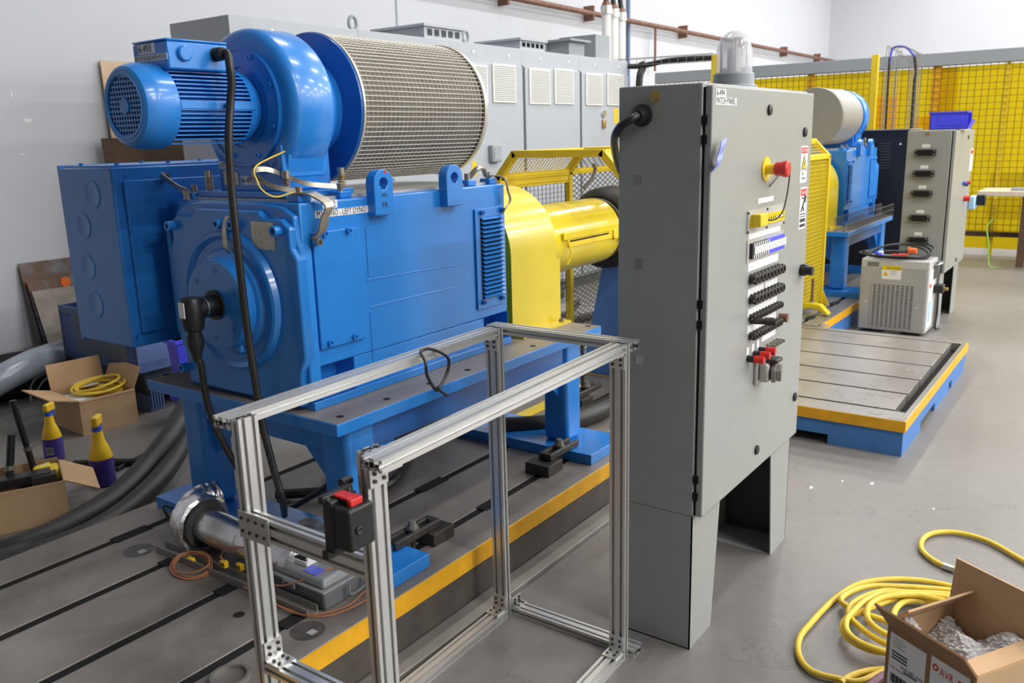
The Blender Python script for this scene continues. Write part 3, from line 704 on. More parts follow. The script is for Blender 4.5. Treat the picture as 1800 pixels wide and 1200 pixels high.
def wheel():
    T = thing('flywheel_coupling', (4.2, YC, .80), 'black rubber-rimmed coupling wheel with steel band at the end of the yellow tube', 'coupling')
    MB().lathe((0, YC, ZCEN), (1, 0, 0), [(4.06, .09), (4.06, .18), (4.08, .205), (4.12, .22), (4.24, .225), (4.28, .21), (4.30, .17), (4.30, .09)], n=56).obj('rubber_rim', M['rubber'], T)
    MB().lathe((0, YC, ZCEN), (1, 0, 0), [(4.03, .150), (4.03, .168), (4.055, .168), (4.055, .150)], n=48, closed=True).obj('steel_band', M['chrome'], T)
    C((4.0, YC, ZCEN), (4.5, YC, ZCEN), .09, n=28).obj('shaft', M['black'], T)
wheel()
def pedestal():
    T = thing('bearing_pedestal', (4.35, YC, .183), 'blue sloping-sided pedestal under the black coupling wheel', 'pedestal')
    MB().hexa([(4.26, 1.98, .183), (4.55, 1.98, .183), (4.55, 2.56, .183), (4.26, 2.56, .183), (4.26, 2.17, .84), (4.55, 2.17, .84), (4.55, 2.42, .84), (4.26, 2.42, .84)]).obj('body', M['steelblue'], T, bevel=.004)
    MB().hexa([(4.14, 2.0, .24), (4.26, 2.0, .24), (4.26, 2.035, .24), (4.14, 2.035, .24), (4.22, 2.165, .80), (4.26, 2.165, .80), (4.26, 2.2, .80), (4.22, 2.2, .80)]).obj('rib', M['blue'], T)
    B(4.27, 4.6, 1.95, 2.75, .183, .225).obj('foot', M['blue'], T)
pedestal()
# ================================================================== patch panel cabinet
PX0, PX1, PYF, PYB, PZ0, PZ1 = 2.217, 3.115, .955, 1.206, .442, 1.682
YD = .928
def patch_panel():
    T = thing('patch_panel_cabinet', (2.67, 1.08, 0), 'tall grey steel patch panel cabinet on legs with rows of connectors, tagged 6-494', 'cabinet')
    g = M['panel']
    B(PX0, PX1, PYF, PYB, PZ0, PZ1).obj('body', g, T, bevel=.004)
    B(PX0+.006, PX1-.006, PYF-.006, PYF, PZ0+.004, PZ1-.012).obj('gasket', M['slot'], T)
    D = B(PX0+.004, PX1-.012, YD, PYF-.006, PZ0+.002, PZ1-.008).obj('door', g, T, bevel=.004)
    # legs: folded sheet, tapering
    yb = PYB-.004
    for s in (0, 1):
        if s == 0: xb, xt, xo = PX0+.165, PX0+.215, PX0
        else: xb, xt, xo = PX1-.165, PX1-.215, PX1
        th = .004
        L = thing_leg = MB()
        xa = (xo, xb) if s == 0 else (xb, xo); xt_ = (xo, xt) if s == 0 else (xt, xo)
        # front and back tapered sheets, outer side sheet
        for ya in (PYF, yb-th):
            L.hexa([(xa[0], ya, 0), (xa[1], ya, 0), (xa[1], ya+th, 0), (xa[0], ya+th, 0), (xt_[0], ya, PZ0), (xt_[1], ya, PZ0), (xt_[1], ya+th, PZ0), (xt_[0], ya+th, PZ0)])
        L.box(xo, xo+th if s == 0 else xo-th, PYF, yb, 0, PZ0)
        o = L.obj('leg', g, T)
        B(min(xo, xb), max(xo, xb), PYF+.004, yb-.004, 0, .004).obj('foot', g, o)
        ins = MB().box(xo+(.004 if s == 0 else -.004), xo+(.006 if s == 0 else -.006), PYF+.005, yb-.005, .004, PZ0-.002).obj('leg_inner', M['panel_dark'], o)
    # side: gland, plug, tape remnants, hinges
    p = at(1130, 203, x=PX0)
    gl = MB().lathe((PX0, p.y, p.z), (-1, 0, 0), [(0, .030), (.012, .030), (.014, .025), (.026, .025), (.03, .019), (.034, .015)], n=22).obj('cable_gland', M['black'], T)
    cpts = [(PX0-.03, p.y, p.z), (PX0-.08, p.y+.004, p.z-.012), (PX0-.13, p.y+.02, p.z-.06)] + [at(1085, 262, x=PX0-.12), at(1088, 300, x=PX0+.06)]
    cpts = [(PX0-.03, p.y, p.z), at(1106, 212, x=PX0-.05), at(1089, 224, x=PX0-.04), at(1080, 245, x=PX0+.02), at(1083, 275, x=PX0+.16), at(1090, 300, x=PX0+.3)]
    MB().tube(cpts, .0115, n=12).obj('cable', M['cable'], T)
    q = at(1151, 170, x=PX0); bolt(T, (PX0, q.y, q.z), '-x', .013, .010, M['brass'], hexr=1)
    for px, py in ((1122, 316), (1123, 463), (1124, 633)):
        q = at(px, py, x=PX0); B(PX0-.0006, PX0, q.y-.012, q.y+.012, q.z-.014, q.z+.014).obj('tape_residue', M['paper_grey' if py > 600 else 'alu_dark'], T)
    for py in (211, 245, 528, 563, 823, 851):
        q = at(1243, py, y=PYF); B(PX0-.001, PX0+.006, PYF-.014, PYF+.001, q.z-.012, q.z+.012).obj('hinge', M['slot'], T)
    # door hardware
    def dp(px, py): return at(px, py, y=YD)
    def rect(px0, py0, px1, py1, h, m, name='strip', d=.0012, par=D):   # band: left-bottom at (px0,py0) to right-bottom (px1,py1)
        a = dp(px0, py0); b = dp(px1, py1)
        z = (a.z+b.z)/2
        return B(a.x, b.x, YD-d, YD, z, z+h).obj(name, m, par)
    for px, py in ((1352, 193), (1414, 232), (1329, 790), (1396, 697)):
        a = dp(px, py); MB().lathe((a.x, YD, a.z), (0, -1, 0), [(0, .016), (.006, .016), (.008, .012), (.008, .001)], n=18).obj('door_latch', M['black'], D)
    a = dp(1408, 474); k = B(a.x-.012, a.x+.02, YD-.02, YD, a.z-.02, a.z+.02).obj('door_knob', M['black'], D, bevel=.004)
    C((a.x-.01, YD-.005, a.z), (a.x-.01, YD-.045, a.z), .016, n=16).obj('knob_stem', M['black'], k)
    # e-stop
    a = dp(1346, 297)
    e = C((a.x, YD, a.z), (a.x, YD-.004, a.z), .037, n=28).obj('emergency_stop', M['yellow_flat'], D)
    C((a.x, YD-.004, a.z), (a.x, YD-.03, a.z), .016, n=20).obj('stop_collar', M['yellow_flat'], e)
    MB().lathe((a.x, YD-.03, a.z), (0, -1, 0), [(0, .018), (.004, .021), (.018, .021), (.03, .025), (.038, .025), (.042, .02), (.043, .001)], n=26).obj('stop_button', M['red'], e)
    estop = Vector((a.x+.03, YD-.004, a.z-.055))
    # tags
    a = dp(1258, 170); B(a.x, a.x+.07, YD-.001, YD, a.z, a.z+.021).obj('tag', M['label'], D); text('6-494', .025, (a.x+.004, YD-.0016, a.z+.003), (1,0,0), (0,0,1), M['ink'], D, sx=.95)
    a = dp(1257, 184); B(a.x, a.x+.150, YD-.001, YD, a.z, a.z+.0205).obj('tag', M['label'], D); text('PATCH PANEL', .025, (a.x+.004, YD-.0016, a.z+.003), (1,0,0), (0,0,1), M['ink'], D, sx=.86)
    # danger stickers
    for i, (x0, y0_, x1, y1) in enumerate(((1404, 322, 1419, 256), (1402, 404, 1417, 328))):
        a = dp(x0+1, y0_); b = dp(x1, y1); xa, xb = a.x, a.x+.075; za, zb = a.z, b.z
        s = B(xa, xb, YD-.001, YD, za, zb).obj('danger_sticker', M['label'], D)
        Hh = zb-za
        B(xa+.006, xb-.006, YD-.0016, YD-.001, za+Hh*.80, za+Hh*.96).obj('red_band', M['red_ink'], s)
        text('DANGER', .016, (xa+.010, YD-.002, za+Hh*.84), (1,0,0), (0,0,1), M['label'], s, sx=.85)
        if i == 0:
            MB().prism([(0, 0), (.056, 0), (.028, Hh*.38)], lambda u, v, t: (xa+.010+u, t, za+Hh*.38+v), YD-.0018, YD-.001).obj('warning_triangle', M['ink'], s)
            MB().prism([(0, 0), (.044, 0), (.022, Hh*.30)], lambda u, v, t: (xa+.016+u, t, za+Hh*.40+v), YD-.0024, YD-.0018).obj('warning_yellow', M['yellow_flat'], s)
            MB().prism([(0, 0), (.008, .011), (.004, .012), (.009, .026), (-.003, .012), (.002, .011)], lambda u, v, t: (xa+.034+u, t, za+Hh*.42+v), YD-.003, YD-.0024).obj('bolt_symbol', M['ink'], s)
            B(xa, xb, YD-.0016, YD-.001, za+Hh*.34, za+Hh*.352).obj('rule', M['ink'], s)
            text('High', .015, (xa+.012, YD-.002, za+Hh*.22), (1,0,0), (0,0,1), M['ink'], s); text('Voltage', .015, (xa+.012, YD-.002, za+Hh*.09), (1,0,0), (0,0,1), M['ink'], s)
        else:
            z = za+Hh*.42; k2 = Hh*.36/.09
            for (p0, p1, r) in (((.05, .075), (.03, .035), .004), ((.05, .075), (.02, .085), .003), ((.055, .05), (.065, .09), .003), ((.03, .035), (.045, .005), .0035), ((.03, .035), (.015, .0), .0035)):
                C((xa+p0[0], YD-.0015, z+p0[1]*k2), (xa+p1[0], YD-.0015, z+p1[1]*k2), r*.7, n=5).obj('figure_mark', M['ink'], s)
            C((xa+.052, YD-.001, z+.088*k2), (xa+.052, YD-.002, z+.088*k2), .007, n=12).obj('figure_mark', M['ink'], s)
            for k_, (h0, h1) in enumerate(((.35, .375), (.29, .31), (.17, .25), (.05, .12))):
                B(xa+.008, xb-.008, YD-.0016, YD-.001, za+Hh*h0, za+Hh*h1).obj('text_block', M['ink'], s)
    # thermocouple jack plate
    a = dp(1312, 413); b = dp(1376, 393); zt = dp(1377, 357).z
    xa, xb = a.x, b.x; z0 = (a.z+b.z)/2; z1 = zt
    P1 = B(xa, xb, YD-.003, YD, z0, z1).obj('jack_plate', M['alu_sheet'], D)
    yl = B(xa+.018, xb-.006, YD-.007, YD-.003, z0+.016, z1-.020).obj('jack_field', M['yellow'], P1)
    for i in range(16):
        for j in range(4):
            xx = xa+.03+(xb-xa-.05)*i/15; zz = z0+.026+(z1-z0-.06)*j/3
            C((xx, YD-.007, zz), (xx, YD-.0075, zz), .0028, n=6).obj('jack_hole', M['slot'], yl)
    B(xb-.09, xb-.02, YD-.0076, YD-.007, z0+.03, z1-.035).obj('jack_chart', M['label'], yl)
    pg = B(xa+.022, xa+.085, YD-.035, YD-.007, z0+.02, z0+.058).obj('jack_plug', M['yellow_flat'], P1, bevel=.003)
    MB().tube([(xa+.085, YD-.02, z0+.038), (xa+.14, YD-.04, z0+.035), (xa+.19, YD-.05, z0+.075), (estop.x+.10, YD-.03, z0+.19), estop], .0025, n=6).obj('stop_wire', M['cable'], P1)
    for sx in (.008, .5, .992):
        for zz in (z0+.006, z1-.006):
            xx = xa+(xb-xa)*sx; C((xx, YD-.003, zz), (xx, YD-.006, zz), .004, n=8).obj('screw', M['steel_dark'], P1)
    rect(1332, 359, 1359, 352, .016, M['label']); rect(1315, 421, 1371, 406, .020, M['label'])
    # second plate: breaker style
    a = dp(1311, 464); b = dp(1374, 440); z0 = (a.z+b.z)/2; z1 = (dp(1311, 423).z+dp(1375, 406).z)/2; xa, xb = a.x, b.x
    P2 = B(xa, xb, YD-.003, YD, z0, z1).obj('terminal_plate', M['alu_sheet'], D)
    xm = xa+(xb-xa)*.50; zi0, zi1 = z0+(z1-z0)*.16, z1-(z1-z0)*.14
    B(xa+.02, xm, YD-.012, YD-.003, zi0, zi1).obj('black_field', M['black'], P2)
    B(xm, xb-.012, YD-.012, YD-.003, zi0, zi1).obj('blue_field', M['bin_blue'], P2)
    wf = B(xa+.032, xb-.004, YD-.015, YD-.012, zi0+(zi1-zi0)*.27, zi1-(zi1-zi0)*.25).obj('white_field', M['label'], P2)
    for i in range(16):
        xx = xa+.035+(xb-xa-.06)*i/15
        B(xx, xx+.002, YD-.0155, YD-.015, zi0+(zi1-zi0)*.28, zi1-(zi1-zi0)*.26).obj('divider', M['paper_grey'], wf)
        for zz in (zi1-(zi1-zi0)*.12, zi0+(zi1-zi0)*.13):
            if i < 8: B(xx, xx+.008, YD-.0125, YD-.012, zz-.005, zz+.005).obj('terminal', M['label'], P2)
    rect(1314, 478, 1367, 458, .026, M['label'])
    # connector rows
    def row(pxa, pya, pxb, pyb, n, r, d, m_, z_=None):
        a = dp(pxa, pya); b = dp(pxb, pyb); z = (a.z+b.z)/2
        for k in range(n):
            xx = a.x+(b.x-a.x)*k/(n-1)
            c = inst(('conn', r, d), lambda: MB().lathe((0,0,0), (0,0,1), [(0, r*1.15), (.004, r*1.15), (.004, r), (d*.5, r), (d*.5, r*1.12), (d*.8, r*1.12), (d, r*.9), (d, r*.6), (d*.7, r*.6), (d*.7, .0001)], n=14), 'connector', m_, D, (xx, YD, z), DIRS['-y'])
            for s1, s2 in ((-1, 1), (1, -1)):
                C((xx+s1*r*1.25, YD, z+s2*r*1.25), (xx+s1*r*1.25, YD-.003, z+s2*r*1.25), .003, n=6).obj('screw', M['zinc'], c)
        return a.x, b.x, z
    cb = M['steel_dark']
    x_a, x_b, z = row(1319, 492, 1367, 470, 9, .0145, .024, cb)
    B(x_a-.02, (x_a+x_b)/2-.005, YD-.001, YD, z-.055, z-.030).obj('strip', M['label'], D); B((x_a+x_b)/2+.005, x_b, YD-.001, YD, z-.055, z-.030).obj('strip', M['label'], D)
    x_a, x_b, z = row(1319, 527, 1366, 503, 9, .0145, .024, cb)
    B(x_a-.02, x_b, YD-.001, YD, z-.055, z-.030).obj('strip', M['label'], D)
    x_a, x_b, z = row(1318, 557, 1365, 535, 10, .010, .022, cb)
    B(x_a-.02, x_b-.005, YD-.001, YD, z-.050, z-.024).obj('strip', M['label'], D)
    q = dp(1320, 564); pl = C((q.x, YD, q.z), (q.x+.025, YD-.07, q.z), .010, n=14).obj('plugged_cable', M['steel_dark'], D)
    C((q.x+.014, YD-.04, q.z), (q.x+.024, YD-.066, q.z), .013, n=12).obj('plug_nut', M['steel_dark'], pl)
    x_a, x_b, z = row(1318, 590, 1364, 565, 10, .0115, .022, cb)
    C((x_b+.035, YD, z+.008), (x_b+.037, YD-.028, z+.008), .015, n=14).obj('connector_cap', M['rust'], D)
    for px, py in ((1314, 617), (1323, 611), (1332, 604)):
        q = dp(px, py); B(q.x-.010, q.x+.010, YD-.001, YD, q.z-.012, q.z+.012).obj('strip', M['label'], D)
    rect(1338, 601, 1362, 587, .022, M['label'])
    row(1348, 607, 1364, 597, 4, .006, .03, M['zinc'])
    for px, py in ((1314, 630), (1325, 622), (1335, 615)):
        q = dp(px, py)
        b_ = C((q.x, YD, q.z), (q.x, YD-.022, q.z), .011, n=14).obj('jack_socket', M['black'], D); C((q.x, YD-.022, q.z), (q.x+.003, YD-.052, q.z), .0125, n=14).obj('red_plug', M['red'], b_)
    q = dp(1333, 648)
    S = B(q.x-.045, q.x+.035, YD-.012, YD, q.z-.045, q.z+.045).obj('socket_housing', M['alu_sheet'], D, bevel=.004)
    B(q.x-.035, q.x+.03, YD-.045, YD-.012, q.z-.035, q.z+.03).obj('socket_body', M['alu_sheet'], S, bevel=.01)
    MB().lathe((q.x, YD-.045, q.z-.005), (.25, -1, 0), [(0, .034), (.012, .034), (.014, .028), (.03, .028), (.032, .016)], n=8).obj('socket_cap', M['alu_dark'], S)
    B(q.x-.025, q.x+.03, YD-.07, YD-.03, q.z+.03, q.z+.043).obj('socket_lever', M['steel_dark'], S, bevel=.004)
    q = dp(1332, 672); B(q.x-.035, q.x+.005, YD-.001, YD, q.z-.006, q.z+.02).obj('strip', M['bench'], D)
    return T
patch_panel()
a = at(1256, 272, y=YD-.004)
MB().ribbon([a+Vector((-.004, -.001, -.04)), a+Vector((-.006, -.016, -.018)), a+Vector((.006, -.012, 0)), a+Vector((.010, -.018, .022)), a+Vector((.026, -.014, .04))], (1, .1, .2), .05, .003).obj('tape_scrap', M['glove'], None, label='crumpled scrap of pale blue tape on the grey cabinet door edge', cat='tape')
def beacon():
    p = at(1289, 151, y=1.085); x, y = p.x, 1.085
    T = thing('beacon_light', (x, y, PZ1), 'clear-domed beacon light standing on top of the grey patch panel cabinet', 'lamp')
    MB().lathe((x, y, PZ1), (0, 0, 1), [(0, .075), (.012, .075), (.018, .066), (.05, .064), (.055, .058)], n=32).obj('base', M['mcc_mid'], T)
    MB().lathe((x, y, PZ1+.055), (0, 0, 1), [(0, .058), (.07, .056), (.105, .045), (.125, .02), (.13, .001)], n=32).obj('dome', M['clear_dome'], T)
    C((x, y, PZ1+.055), (x, y, PZ1+.13), .022, n=16).obj('bulb', M['white'], T)
    for k in range(4):
        a = k*math.pi/2+.5; C((x+.04*math.cos(a), y+.04*math.sin(a), PZ1+.055), (x+.04*math.cos(a), y+.04*math.sin(a), PZ1+.15), .004, n=6).obj('dome_rib', M['white'], T)
beacon()
# ================================================================== aluminium extrusion frame
def prof(w=.0508, h=.0254):
    sw, sd = .0042, .0092
    P = []
    def edge(a, b, cs):      # from a to b along edge, notches at fractions cs (inward = left side)
        ax, ay = a; bx, by = b; L = math.hypot(bx-ax, by-ay); ux, uy = (bx-ax)/L, (by-ay)/L; nx, ny = -uy, ux
        P.append(a)
        for c in cs:
            s = c*L
            for t, d in ((s-sw, 0), (s-sw, .0022), (s-sw*1.7, .0022), (s-sw*1.7, sd), (s+sw*1.7, sd), (s+sw*1.7, .0022), (s+sw, .0022), (s+sw, 0)):
                P.append((ax+ux*t+nx*d, ay+uy*t+ny*d))
    W, H = w/2, h/2
    edge((-W, -H), (W, -H), (.25, .75)); edge((W, -H), (W, H), (.5,)); edge((W, H), (-W, H), (.25, .75)); edge((-W, H), (-W, -H), (.5,))
    return P
PROF = prof()
def rail(T, A, B_, wide, name='rail', ends=''):
    A = Vector(A); B_ = Vector(B_); d = (B_-A).normalized(); wv = Vector(wide); wv = (wv-d*wv.dot(d)).normalized(); hv = d.cross(wv); L = (B_-A).length
    m = MB(); m.prism(PROF, lambda u, v, t: A+wv*u+hv*v+d*t, 0, L); o = m.obj(name, M['alu'], T)
    for e in ends:
        p, s = (A, -1) if e == 'a' else (B_, 1)
        for u in (-.0127, .0127):
            c = p+wv*u
            C(c-d*s*.001, c+d*s*.0006, .0034, n=10).obj('end_bore', M['slot'], o)
        m2 = MB().obox(p, wv, hv, d, .0045, .0055, .0006); m2.obj('end_bore', M['slot'], o)
    return o
def lbrk(T, c, n1, n2, side, L=.05, w_=.048):
    """corner bracket at inner corner c: leg along n1 and leg along n2; 4 bolts"""
    c = Vector(c); n1 = Vector(n1); n2 = Vector(n2); sd = Vector(side)
    m = MB(); t = .0025
    m.obox(c+n1*L/2+n2*t, n1, sd, n2, L/2, w_/2, t); m.obox(c+n2*L/2+n1*t, n2, sd, n1, L/2, w_/2, t)
    o = m.obj('corner_bracket', M['alu'], T)
    for a, b in ((n1, n2), (n2, n1)):
        for q in (.28, .72):
            for s in (-1, 1):
                p = c+a*(L*(.15+q*.8))+sd*(s*w_*.26)
                C(p+b*.004, p+b*.0085, .0042, n=10).obj('bolt', M['steel_dark'], o)
def frame():
    T = thing('extrusion_frame', (1.6, 1.35, 0), 'silver aluminium extrusion frame cart standing on the floor in the foreground', 'frame')
    Z = .9725
    rail(T, (1.056, 1.538, Z), (2.058, 1.563, Z), (0, 1, 0), 'top_rail', 'a')
    rail(T, (1.050, 1.083, Z), (2.058, 1.121, Z), (0, 1, 0), 'top_rail', 'a')
    rail(T, (2.1115, 1.602, Z), (2.1115, 1.093, Z), (1, 0, 0), 'top_rail', 'b')
    rail(T, (1.086, 1.497, 0), (1.086, 1.497, .985), (1, 0, 0), 'post', 'b')
    rail(T, (1.088, 1.1225, 0), (1.088, 1.1225, .985), (1, 0, 0), 'post', 'b')
    rail(T, (2.0725, 1.562, 0), (2.0725, 1.562, .985), (0, 1, 0), 'post', 'b')
    rail(T, (2.0725, 1.122, 0), (2.0725, 1.122, .985), (0, 1, 0), 'post', 'b')
    rail(T, (1.0735, 1.484, .7475), (1.0735, 1.136, .745), (0, 0, 1), 'cross_rail')
    rail(T, (1.089, 1.484, .392), (1.089, 1.136, .392), (1, 0, 0), 'cross_rail')
    rail(T, (1.10, 1.53, .0127), (2.059, 1.556, .0127), (0, 1, 0), 'bottom_rail')
    rail(T, (1.10, 1.10, .0127), (2.059, 1.121, .0127), (0, 1, 0), 'bottom_rail')
    rail(T, (2.1115, 1.602, .0127), (2.1115, 1.076, .0127), (1, 0, 0), 'bottom_rail', 'b')
    lbrk(T, (2.0595, 1.562, .0255), (-1, 0, 0), (0, 0, 1), (0, 1, 0)); lbrk(T, (2.0595, 1.122, .0255), (-1, 0, 0), (0, 0, 1), (0, 1, 0))
    lbrk(T, (2.0595, 1.562, .959), (-1, 0, 0), (0, 0, -1), (0, 1, 0), L=.045); lbrk(T, (2.0595, 1.122, .959), (-1, 0, 0), (0, 0, -1), (0, 1, 0), L=.045)
    lbrk(T, (1.089, 1.4835, .405), (0, -1, 0), (0, 0, 1), (1, 0, 0)); lbrk(T, (1.088, 1.109, .959), (0, -1, 0), (0, 0, -1), (1, 0, 0), L=.045)
    lbrk(T, (2.1115, 1.536, .0255), (0, -1, 0), (0, 0, 1), (1, 0, 0), L=.03)
    # flat joining plate at the mid cross rail
    pl = B(1.0555, 1.0602, 1.412, 1.512, .715, .778).obj('joining_plate', M['alu_sheet'], T, bevel=.001)
    for k in range(4):
        for zz in (.732, .762):
            yy = 1.428+k*.024; C((1.0556, yy, zz), (1.053, yy, zz), .004, n=10).obj('bolt', M['steel_dark'], pl)
    for px, py in ((909, 706), (956, 680)):
        p = at(px, py, y=1.09); 
        for dx in (-.008, .008): C((p.x+dx, 1.098, Z+.002), (p.x+dx, 1.092, Z+.002), .004, n=8).obj('bolt', M['steel_dark'], T)
frame()
def zip_tie():
    c = at(770, 612, y=1.55)
    pts = []
    x = c.x
    for q in ((1.515, .972), (1.545, .992), (1.575, .985), (1.582, .94), (1.555, .885), (1.535, .858), (1.515, .885), (1.505, .935)):
        pts.append((x+(.985-q[1])*.12, q[0]-.002, q[1]))
    T = MB(); T.tube(pts, .0038, n=6, closed=True); T.tube([(x+.02, 1.535, .86), (x+.035, 1.52, .838), (x+.05, 1.51, .828)], .0032, n=6)
    o = T.obj('zip_tie', M['black'], None, label='black cable tie looped round the far top rail of the aluminium frame', cat='cable tie')
def zip2():
    # loop hanging from the far top rail
    pts = [at(*q, y=1.50) for q in ((754, 606), (772, 606), (787, 628), (786, 655), (771, 683), (764, 683), (751, 660), (748, 637))]
    pts[0].y = 1.53; pts[1].y = 1.53; pts[0].z = .992; pts[1].z = .99
    m = MB(); m.tube(pts, .0045, n=6, closed=True); m.tube([at(768, 680, y=1.50), at(776, 688, y=1.495), at(786, 695, y=1.49)], .0045, n=6)
    m.obj('zip_tie', M['black'], None, label='black cable tie looped round the far top rail of the aluminium frame', cat='cable tie')
zip2()
def black_box():
    x0, x1, y0, y1, z0, z1 = .982, 1.046, 1.08, 1.148, .822, .906
    T = thing('breaker_box', (1.0, 1.13, z0), 'black plastic enclosure with red latch clipped to the aluminium frame', 'enclosure')
    B(x0, x1, y0, y1-.024, z0, z1).obj('lid', M['black'], T, bevel=.006)
    B(x0-.002, x1+.002, y1-.024, y1, z0-.012, z1+.008).obj('base', M['black'], T, bevel=.004)
    B(x0-.001, x1+.001, y1-.028, y1-.025, z0-.001, z1+.001).obj('seal', M['rubber'], T)
    B(x0-.006, x1+.006, y1-.012, y1+.004, z0-.024, z0-.008).obj('mount_foot', M['black'], T); mb = B(x0-.006, x1+.006, y1-.010, y1+.006, z1, z1+.016).obj('mount_ear', M['black'], T, bevel=.003)
    B(x1, 1.06, y1-.02, y1+.01, z0-.02, z1-.03).obj('back_plate', M['black'], T)
    l = MB(); l.box(x0+.018, x1-.018, y0+.018, y1-.002, z1+.008, z1+.014); l.box(x0+.016, x1-.016, y0+.010, y0+.022, z1-.002, z1+.013); l.obj('latch', M['red'], T, bevel=.003)
    B(x0+.02, x1-.02, y0+.03, y1-.026, z0-.010, z0-.001).obj('latch', M['red'], T, bevel=.002)
    MB().lathe((x0+.022, y0, z0+.040), (0, -1, 0), [(0, .008), (.003, .008), (.004, .006), (.0025, .003), (.0025, .0005)], n=20).obj('button', M['rubber'], T)
    C((x0+.006, y1-.010, z1+.010), (x0+.006, y1-.0115, z1+.010), .004, n=12).obj('screw', M['zinc'], T); C((x1-.004, y1-.010, z1+.010), (x1-.004, y1-.0115, z1+.010), .004, n=12).obj('screw', M['zinc'], T)
    C((x1-.004, y1+.012, z1+.016), (x1+.02, y1+.012, z1+.016), .009, n=14).obj('cable_entry', M['rubber'], T)
black_box()
